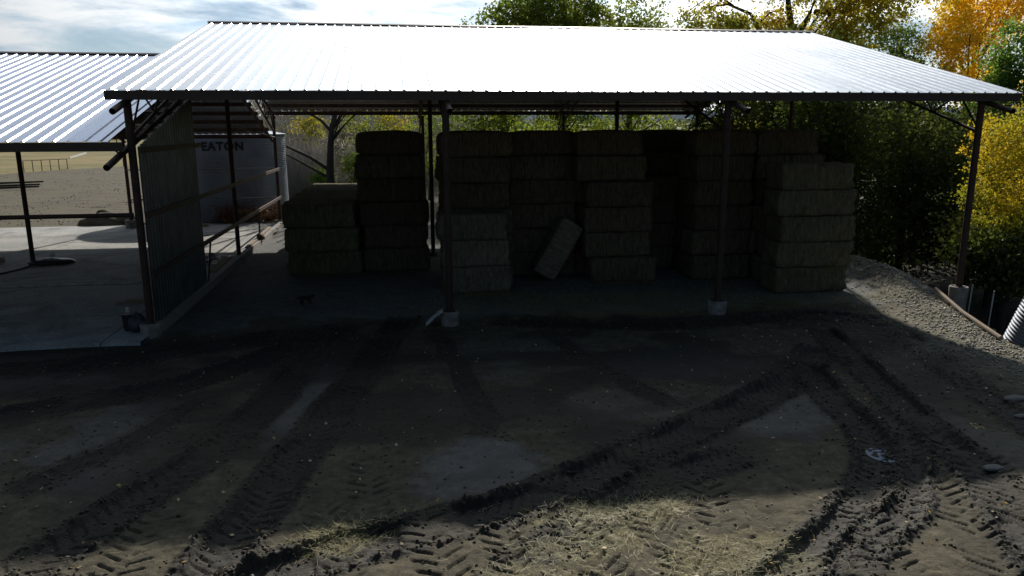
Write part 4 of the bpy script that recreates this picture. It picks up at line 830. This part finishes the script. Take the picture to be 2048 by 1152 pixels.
for k, (a, b_) in enumerate([((.25, 18.7, .3), (.9, 18.9, .34)), ((.3, 17.4, .25), (.35, 18.4, .3))]):
    o = MB().bar(a, b_, .08, .05).build('timber_board', M['wood']); tag(o, ['short pale board at the foot of the back corner post', 'short board beside the back end of the curb'][k], 'board')
# junk at foot of the mid post and hose
o = lump('rubber_mat', M['black_plastic'], (-6.45, 10.35, .12), (.75, .35, .16), 12, .35); tag(o, 'dark rubber heap on the slab at the foot of the shed post', 'rubber heap')
o = lump('white_jug', M['white'], (-6.45, 10.5, .34), (.09, .09, .12), 13, .1); tag(o, 'small white jug on the dark rubber heap', 'jug')
pts = spline([(-8.2, 6.6), (-7.5, 7.9), (-7.1, 9.0), (-6.9, 10.0)], .1); o = MB().tube([(p[0], p[1], .08) for p in pts], .03, 8).build('hose', M['black_plastic']); tag(o, 'black hose running forward from the shed post', 'hose')
pts = spline([(-4.6, 14.6), (-3.6, 16.0), (-2.2, 17.4), (-.6, 18.9)], .1); o = MB().tube([(p[0], p[1], .075) for p in pts], .012, 6).build('cable', M['black_plastic']); tag(o, 'thin dark cable across the sunlit back of the slab', 'cable')
mb = MB()
for k in range(5): mb.bar((-9.6+.1*k, 10.2+.2*k, .10+.05*(k % 3)), (-8.1-.06*k, 10.7+.12*k, .10+.05*((k+1) % 3)), .14, .045)
o = mb.build('plank_pile', M['wood']); tag(o, 'heap of dark boards on the slab at the left edge', 'planks')
o = lump('dirt_mound', DIRT, (-8.6, 22.4, .05), (1.7, .9, .5), 21, .3, 4); tag(o, 'low brown dirt mound at the back edge of the slab', 'mound')
o = lump('rock', DIRT, (-10.4, 26.5, .1), (.35, .3, .3), 22, .2); tag(o, 'dark clod lying alone on the gravel lot behind the mound', 'rock')
mb = MB(); mb.bar((-6.1, 20.2, .12), (-3.4, 20.4, .12), .3, .12); o = mb.build('timber_board', M['wood']); tag(o, 'dark timber lying at the back of the slab near the bin', 'board')
# logs far left
for k, (x, y) in enumerate([(-24.8, 47), (-25.8, 49.5), (-27, 53)]):
    o = MB().tube([(x-1.8, y-.4, .2), (x+2.2, y+.6, .25)], [.10, .07], 8).build('log', M['bark']); tag(o, ['nearest grey log lying on the gravel lot', 'middle grey log on the gravel lot', 'farthest grey log on the gravel lot'][k], 'log')
# pipe fence in the field
fn = empty('pipe_fence', (-35, 74, 0)); tag(fn, 'low rusty pipe fence at the edge of the far field', 'fence')
A_ = Vector((-35.2, 74, 0)); Bv = Vector((-35.8, 86, 0)); fa = Vector((-35.2, 73.9, 0)); fb = Vector((-32.5, 79.5, 0))
fa = Vector((-35.6, 74.5, 0)); fb = Vector((-33.0, 79.5, 0))
for k in range(6):
    p = fa.lerp(fb, k/5); o = MB().tube([p-Vector(fn.location), p+Vector((0, 0, 1.25))-Vector(fn.location)], .045, 6).build('post', M['rust_steel'], fn)
MB().tube([fa+Vector((0, 0, 1.25))-Vector(fn.location), fb+Vector((0, 0, 1.25))-Vector(fn.location)], .04, 6).build('rail', M['rust_steel'], fn)
o = MB().bar((-32.8, 79.8, 1.35), (-33.2, 86, 1.75), .12, .18).build('gate_beam', M['white']); tag(o, 'white beam sticking out from the end of the pipe fence', 'beam')
for k, (x, y) in enumerate([(-28.2, 84), (-27.6, 83)]):
    o = MB().tube([(x, y, 0), (x, y, 1.1)], .05, 6).build('fence_post', M['rust_steel']); tag(o, ['left of two lone fence posts in the dry grass', 'right of two lone fence posts in the dry grass'][k], 'post')
# rocks behind the low bale block
for k, (x, y, s_) in enumerate([(-1.2, 38.6, .45), (-.5, 36.8, .3), (-1.7, 36.5, .25), (-1.9, 40.5, .35)]):
    o = lump('rock', M['stone'], (x, y, .1), (s_, s_*.8, s_*.7), 30+k, .2); tag(o, ['largest pale rock beside the grain bin', 'pale rock nearest the low bale block', 'small pale rock at the foot of the bin', 'pale rock farthest back beside the bin'][k], 'rock', 'pale rocks beside the bin')
# rag on the second pier
n = 26; u, v = np.meshgrid(np.linspace(0, 1, n), np.linspace(0, 1, n)); q = fbm(u*4, v*4, 3, 33)
Xr = 7.0-.18-.42*v+.05*(q-.5); Yr = -.30+.34*u+.1*(q-.5); Zr = .34*(1-v)**1.3+.03+.10*q*np.sin(v*3.1)
I2 = np.arange(n*n).reshape(n, n); Fq = np.stack([I2[:-1, :-1], I2[:-1, 1:], I2[1:, 1:], I2[1:, :-1]], -1).reshape(-1, 4)
o = link('rag', mesh_np('rag', np.stack([Xr.ravel(), Yr.ravel(), Zr.ravel()], 1), Fq), M['white_cloth'], smooth=True); tag(o, 'pale rag draped off the pier of the second post', 'rag')
sm = o.modifiers.new('s', 'SOLIDIFY'); sm.thickness = .008
# edge pipe on the right, culvert piece, marker stakes
o = MB().tube([(21.05, .95, ground_h(20.9, .95)+.10), (20.1, -1.3, ground_h(20.0, -1.3)+.10), (19.25, -3.55, ground_h(19.15, -3.55)+.09)], .05, 10).build('pipe_rail', M['wood']); tag(o, 'thin weathered pipe lying along the lip of the gravel shoulder', 'pipe'); smooth_angle(o, 50)
cv_ = empty('culvert_pipe', (20.42, -3.35, -.6)); cv_.rotation_euler = (R(8), R(14), R(-20)); tag(cv_, 'corrugated galvanised culvert piece standing at the right edge', 'culvert')
mb = MB(); prof = [(.78+.018*math.sin(2*math.pi*k/6), 1.55*k/114) for k in range(115)]
inner = [(r_-.006, z) for r_, z in prof[::-1]]; n = 64; vs = []; fs = []
pp = prof+inner
for (r_, z) in pp: vs += [(r_*math.cos(2*math.pi*k/n), r_*math.sin(2*math.pi*k/n), z) for k in range(n)]
for j in range(len(pp)):
    for k in range(n): jn = (j+1) % len(pp); fs.append((j*n+k, j*n+(k+1) % n, jn*n+(k+1) % n, jn*n+k))
mb.add(vs, fs); o = mb.build('shell', M['culvert'], cv_); smooth_angle(o, 70)
for k, (x, y) in enumerate([(23.6, 2.6), (22.5, .5)]):
    z = ground_h(x, y); o = MB().tube([(x, y, z), (x+.06, y, z+1.5)], .02, 6).build('marker_stake', M['white']); tag(o, ['farther thin white stake in the shaded hollow', 'nearer thin white stake in the shaded hollow'][k], 'stake')
# cat
cat = bpy.data.meshes.new('cat')
J = [((0, 0, .205), .062), ((.10, 0, .20), .058), ((.20, 0, .205), .060), ((.27, 0, .235), .040), ((.315, 0, .255), .042), ((.355, 0, .245), .022),   # spine, neck, head, muzzle
     ((-.05, 0, .21), .045), ((-.12, 0, .19), .014), ((-.19, 0, .12), .012), ((-.25, 0, .085), .010), ((-.30, 0, .10), .008),          # rump and tail
     ((-.01, .04, .15), .034), ((-.05, .045, .09), .018), ((-.02, .045, .02), .015), ((.01, .045, .012), .016),
     ((.01, -.04, .15), .034), ((.04, -.045, .09), .018), ((.02, -.045, .05), .014), ((.05, -.045, .012), .016),
     ((.21, .035, .15), .028), ((.19, .04, .08), .016), ((.16, .04, .015), .015), ((.22, -.035, .15), .028), ((.26, -.04, .08), .016), ((.275, -.04, .014), .016), ((.32, .025, .295), .010), ((.32, -.025, .295), .010)]
Ed = [(0, 1), (1, 2), (2, 3), (3, 4), (4, 5), (0, 6), (6, 7), (7, 8), (8, 9), (9, 10), (0, 11), (11, 12), (12, 13), (13, 14), (0, 15), (15, 16), (16, 17), (17, 18), (2, 19), (19, 20), (20, 21), (2, 22), (22, 23), (23, 24), (4, 25), (4, 26)]
cat.from_pydata([j[0] for j in J], Ed, []); co = link('cat', cat, M['cat']); co.location = (3.12, 2.65, ground_h(3.2, 2.65)); co.rotation_euler = (0, 0, R(-4))
co.modifiers.new('k', 'SKIN'); sv = cat.skin_vertices[0].data
for i, (p, r_) in enumerate(J): sv[i].radius = (r_, r_); sv[i].use_root = (i == 0)
sb = co.modifiers.new('u', 'SUBSURF'); sb.levels = 2; sb.render_levels = 2
tag(co, 'black cat walking to the right across the barn floor', 'cat')
# puddle
n = 40; vs = [(0, 0, 0)]; 
for k in range(n):
    a = 2*math.pi*k/n; rr_ = .24; vs.append((rr_*math.cos(a), rr_*1.1*math.sin(a), 0))
mb = MB(); mb.add(vs, [(0, 1+k, 1+(k+1) % n) for k in range(n)]); pm, _, _ = pmat('puddle_water', (.02, .02, .02), .03, 0, .8)
o = mb.build('puddle', pm); hh = ground_hs(12.91+np.linspace(-.2, .2, 9), -8.55+np.linspace(-.2, .2, 9)); o.location = (12.91, -8.55, -.082); tag(o, kind='structure')

# ------------------------------------------------------------------ litter: straw, leaves, stones, gravel
def blades(name, pts, seed, mat, l0, l1, w, tilt=.35):
    r = np.random.default_rng(seed); n = len(pts); z = ground_hs(pts[:, 0], pts[:, 1]); a = r.uniform(0, 2*np.pi, n); el = np.abs(r.normal(0, tilt, n)); l = r.uniform(l0, l1, n)
    d = np.stack([np.cos(a)*np.cos(el), np.sin(a)*np.cos(el), np.sin(el)], 1); s = np.stack([-np.sin(a), np.cos(a), a*0], 1)*w
    P = np.stack([pts[:, 0], pts[:, 1], z+.006+r.random(n)*.02], 1)
    V = np.stack([P-s, P+s, P+d*l[:, None]+s*.6, P+d*l[:, None]-s*.6], 1).reshape(-1, 3)
    me = mesh_np(name, V, np.arange(n*4).reshape(-1, 4)); at = me.attributes.new('tint', 'FLOAT', 'FACE'); at.data.foreach_set('value', r.random(n).astype(np.float32)); me.materials.append(mat); return link(name, me)
r = np.random.default_rng(77)
def gauss(cx, cy, sx, sy, n): return np.stack([r.normal(cx, sx, n), r.normal(cy, sy, n)], 1)
pts = np.vstack([gauss(8.5, -9.65, .6, .22, 800), gauss(8.1, -9.6, .2, .1, 300), gauss(9.0, -9.7, .2, .1, 300), gauss(9.3, -10.9, .5, .30, 900), gauss(7.9, -10.35, .5, .2, 350), gauss(4.95, -9.7, .28, .18, 500), gauss(7.1, -11, .4, .3, 250), gauss(11, -10.5, 2.5, .7, 120), gauss(6, -10, 3, .8, 90), gauss(10, -6, 5, 2.5, 120)])
o = blades('straw', pts, 1, LM['straw'], .03, .15, .0024, .3); tag(o, 'loose straw trodden into the sunny mud', 'straw', kind='stuff')
pts = np.vstack([gauss(12, 1.6, 3.2, .8, 5000), gauss(9, 2.2, 1.6, .6, 1500), gauss(17.5, .8, 1.5, .4, 1600), gauss(3.4, 6.6, .9, .3, 900), gauss(5.7, 6.9, .9, .3, 500), gauss(8.2, 3.0, .8, .25, 1300), gauss(12.8, 3.9, 1.0, .3, 1500), gauss(11, 4.6, .8, .5, 700), gauss(15.5, 3.2, .8, .6, 900), gauss(6, 4, 2.5, 1.6, 900)])
pts = pts[(pts[:, 0] < 20.5)]
o = blades('straw', pts, 2, LM['straw'], .05, .2, .004, .3); tag(o, 'loose straw strewn along the front of the bales', 'straw', kind='stuff')
def flecks(name, pts, seed, mat, s0, s1):
    r = np.random.default_rng(seed); n = len(pts); z = ground_hs(pts[:, 0], pts[:, 1]); a = r.uniform(0, 2*np.pi, n); s = r.uniform(s0, s1, n); tl = r.normal(0, .35, (n, 2))
    A = np.stack([np.cos(a), np.sin(a), tl[:, 0]], 1)*s[:, None]; Bq = np.stack([-np.sin(a), np.cos(a), tl[:, 1]], 1)*s[:, None]*.7
    P = np.stack([pts[:, 0], pts[:, 1], z+.018], 1); V = np.stack([P-A, P-Bq, P+A, P+Bq], 1).reshape(-1, 3)
    me = mesh_np(name, V, np.arange(n*4).reshape(-1, 4)); at = me.attributes.new('tint', 'FLOAT', 'FACE'); at.data.foreach_set('value', r.random(n).astype(np.float32)); me.materials.append(mat); return link(name, me)
pts = np.vstack([np.stack([r.uniform(-2, 19, 330), r.uniform(-11.5, 0, 330)], 1), gauss(15.5, -3.5, 2.2, 2.2, 160), gauss(19.6, -4.4, .6, .5, 60), gauss(19.3, -2.5, .8, 2.0, 420), gauss(20.3, 2.5, .8, 2.0, 260), gauss(21.5, 4, 1.2, 3, 200), gauss(14.97, -7.9, .09, .06, 14)])
o = flecks('fallen_leaves', pts, 3, LM['litter'], .016, .036); tag(o, 'fallen yellow and pale leaves scattered over the mud', 'leaves', kind='stuff')
def stones(name, pts, seed, mat, s0, s1):
    r = np.random.default_rng(seed); n = len(pts); z = ground_hs(pts[:, 0], pts[:, 1])
    oc = np.array([(1, 0, 0), (-1, 0, 0), (0, 1, 0), (0, -1, 0), (0, 0, .7), (0, 0, -.5)], float); fc = np.array([(0, 2, 4), (2, 1, 4), (1, 3, 4), (3, 0, 4), (2, 0, 5), (1, 2, 5), (3, 1, 5), (0, 3, 5)])
    s = r.uniform(s0, s1, n)**1.0; a = r.uniform(0, 6.28, n); V = oc[None]*r.uniform(.6, 1.2, (n, 6, 1))*s[:, None, None]
    ca, sa = np.cos(a)[:, None], np.sin(a)[:, None]; V = np.stack([V[..., 0]*ca-V[..., 1]*sa, V[..., 0]*sa+V[..., 1]*ca, V[..., 2]], -1)
    V += np.stack([pts[:, 0], pts[:, 1], z+s*.2], 1)[:, None]
    Fc = (fc[None]+np.arange(n)[:, None, None]*6).reshape(-1, 3)
    return link(name, mesh_np(name, V.reshape(-1, 3), Fc), mat)
cl = []
for (pp_, w_, d_, t_, q_) in TR:
    if t_ == 2: continue
    S = spline(pp_); k_ = int(len(S)*4*q_); ii = r.integers(0, len(S)-1, k_); T_ = S[ii+1]-S[ii]; T_ /= np.linalg.norm(T_, axis=1)[:, None]+1e-9
    la = np.where(r.random(k_) < .72, r.choice([-1, 1], k_)*(w_/2+.06)+r.normal(0, .07, k_), r.uniform(-w_/2, w_/2, k_)); cl.append(S[ii]+np.stack([-T_[:, 1], T_[:, 0]], 1)*la[:, None])
cl.append(np.stack([r.uniform(-3, 18, 2600), r.uniform(-11.8, -.4, 2600)], 1)); cl = np.vstack(cl); cl = cl[(cl[:, 1] > -12.5)&(cl[:, 0] > -6)]
o = stones('mud_clods', cl, 14, DIRT, .006, .034); tag(o, 'crumbled mud clods along the wheel ruts', 'clods', kind='stuff')
pts = np.stack([r.uniform(-2, 18, 120), r.uniform(-11.6, 0, 120)], 1)
o = stones('pebbles', pts, 4, M['stone'], .012, .04); tag(o, 'small pale pebbles in the mud', 'pebbles', kind='stuff')
pts = np.stack([r.uniform(-46, -3, 4200), 23+60*r.random(4200)**1.7], 1); pts = pts[pts[:, 0] < -3-.0*pts[:, 1]]
o = stones('lot_clods', pts, 15, DIRT, .012, .065); tag(o, 'dirt clods scattered over the far gravel lot', 'clods', kind='stuff')
yy = r.uniform(-6.5, 9, 5200); xx = edge_x(yy)-np.abs(r.normal(0, .8, 5200))-.02; pts = np.stack([xx, yy], 1)
o = stones('gravel', pts, 5, M['stone'], .012, .05); tag(o, 'coarse pale gravel on the shoulder right of the barn', 'gravel', kind='stuff')
for k, (x, y, s_) in enumerate([(14.1, -9.3, .16), (16.6, -6.9, .22), (16.1, -7.6, .13)]):
    o = lump('flat_stone', M['flat_stone'], (x, y, ground_h(x, y)+.02), (s_, s_*.5, s_*.25), 60+k, .25); tag(o, ['flat grey stone in the mud left of the right edge', 'larger flat grey stone near the right edge', 'small flat stone in the mud below the larger one'][k], 'stone')
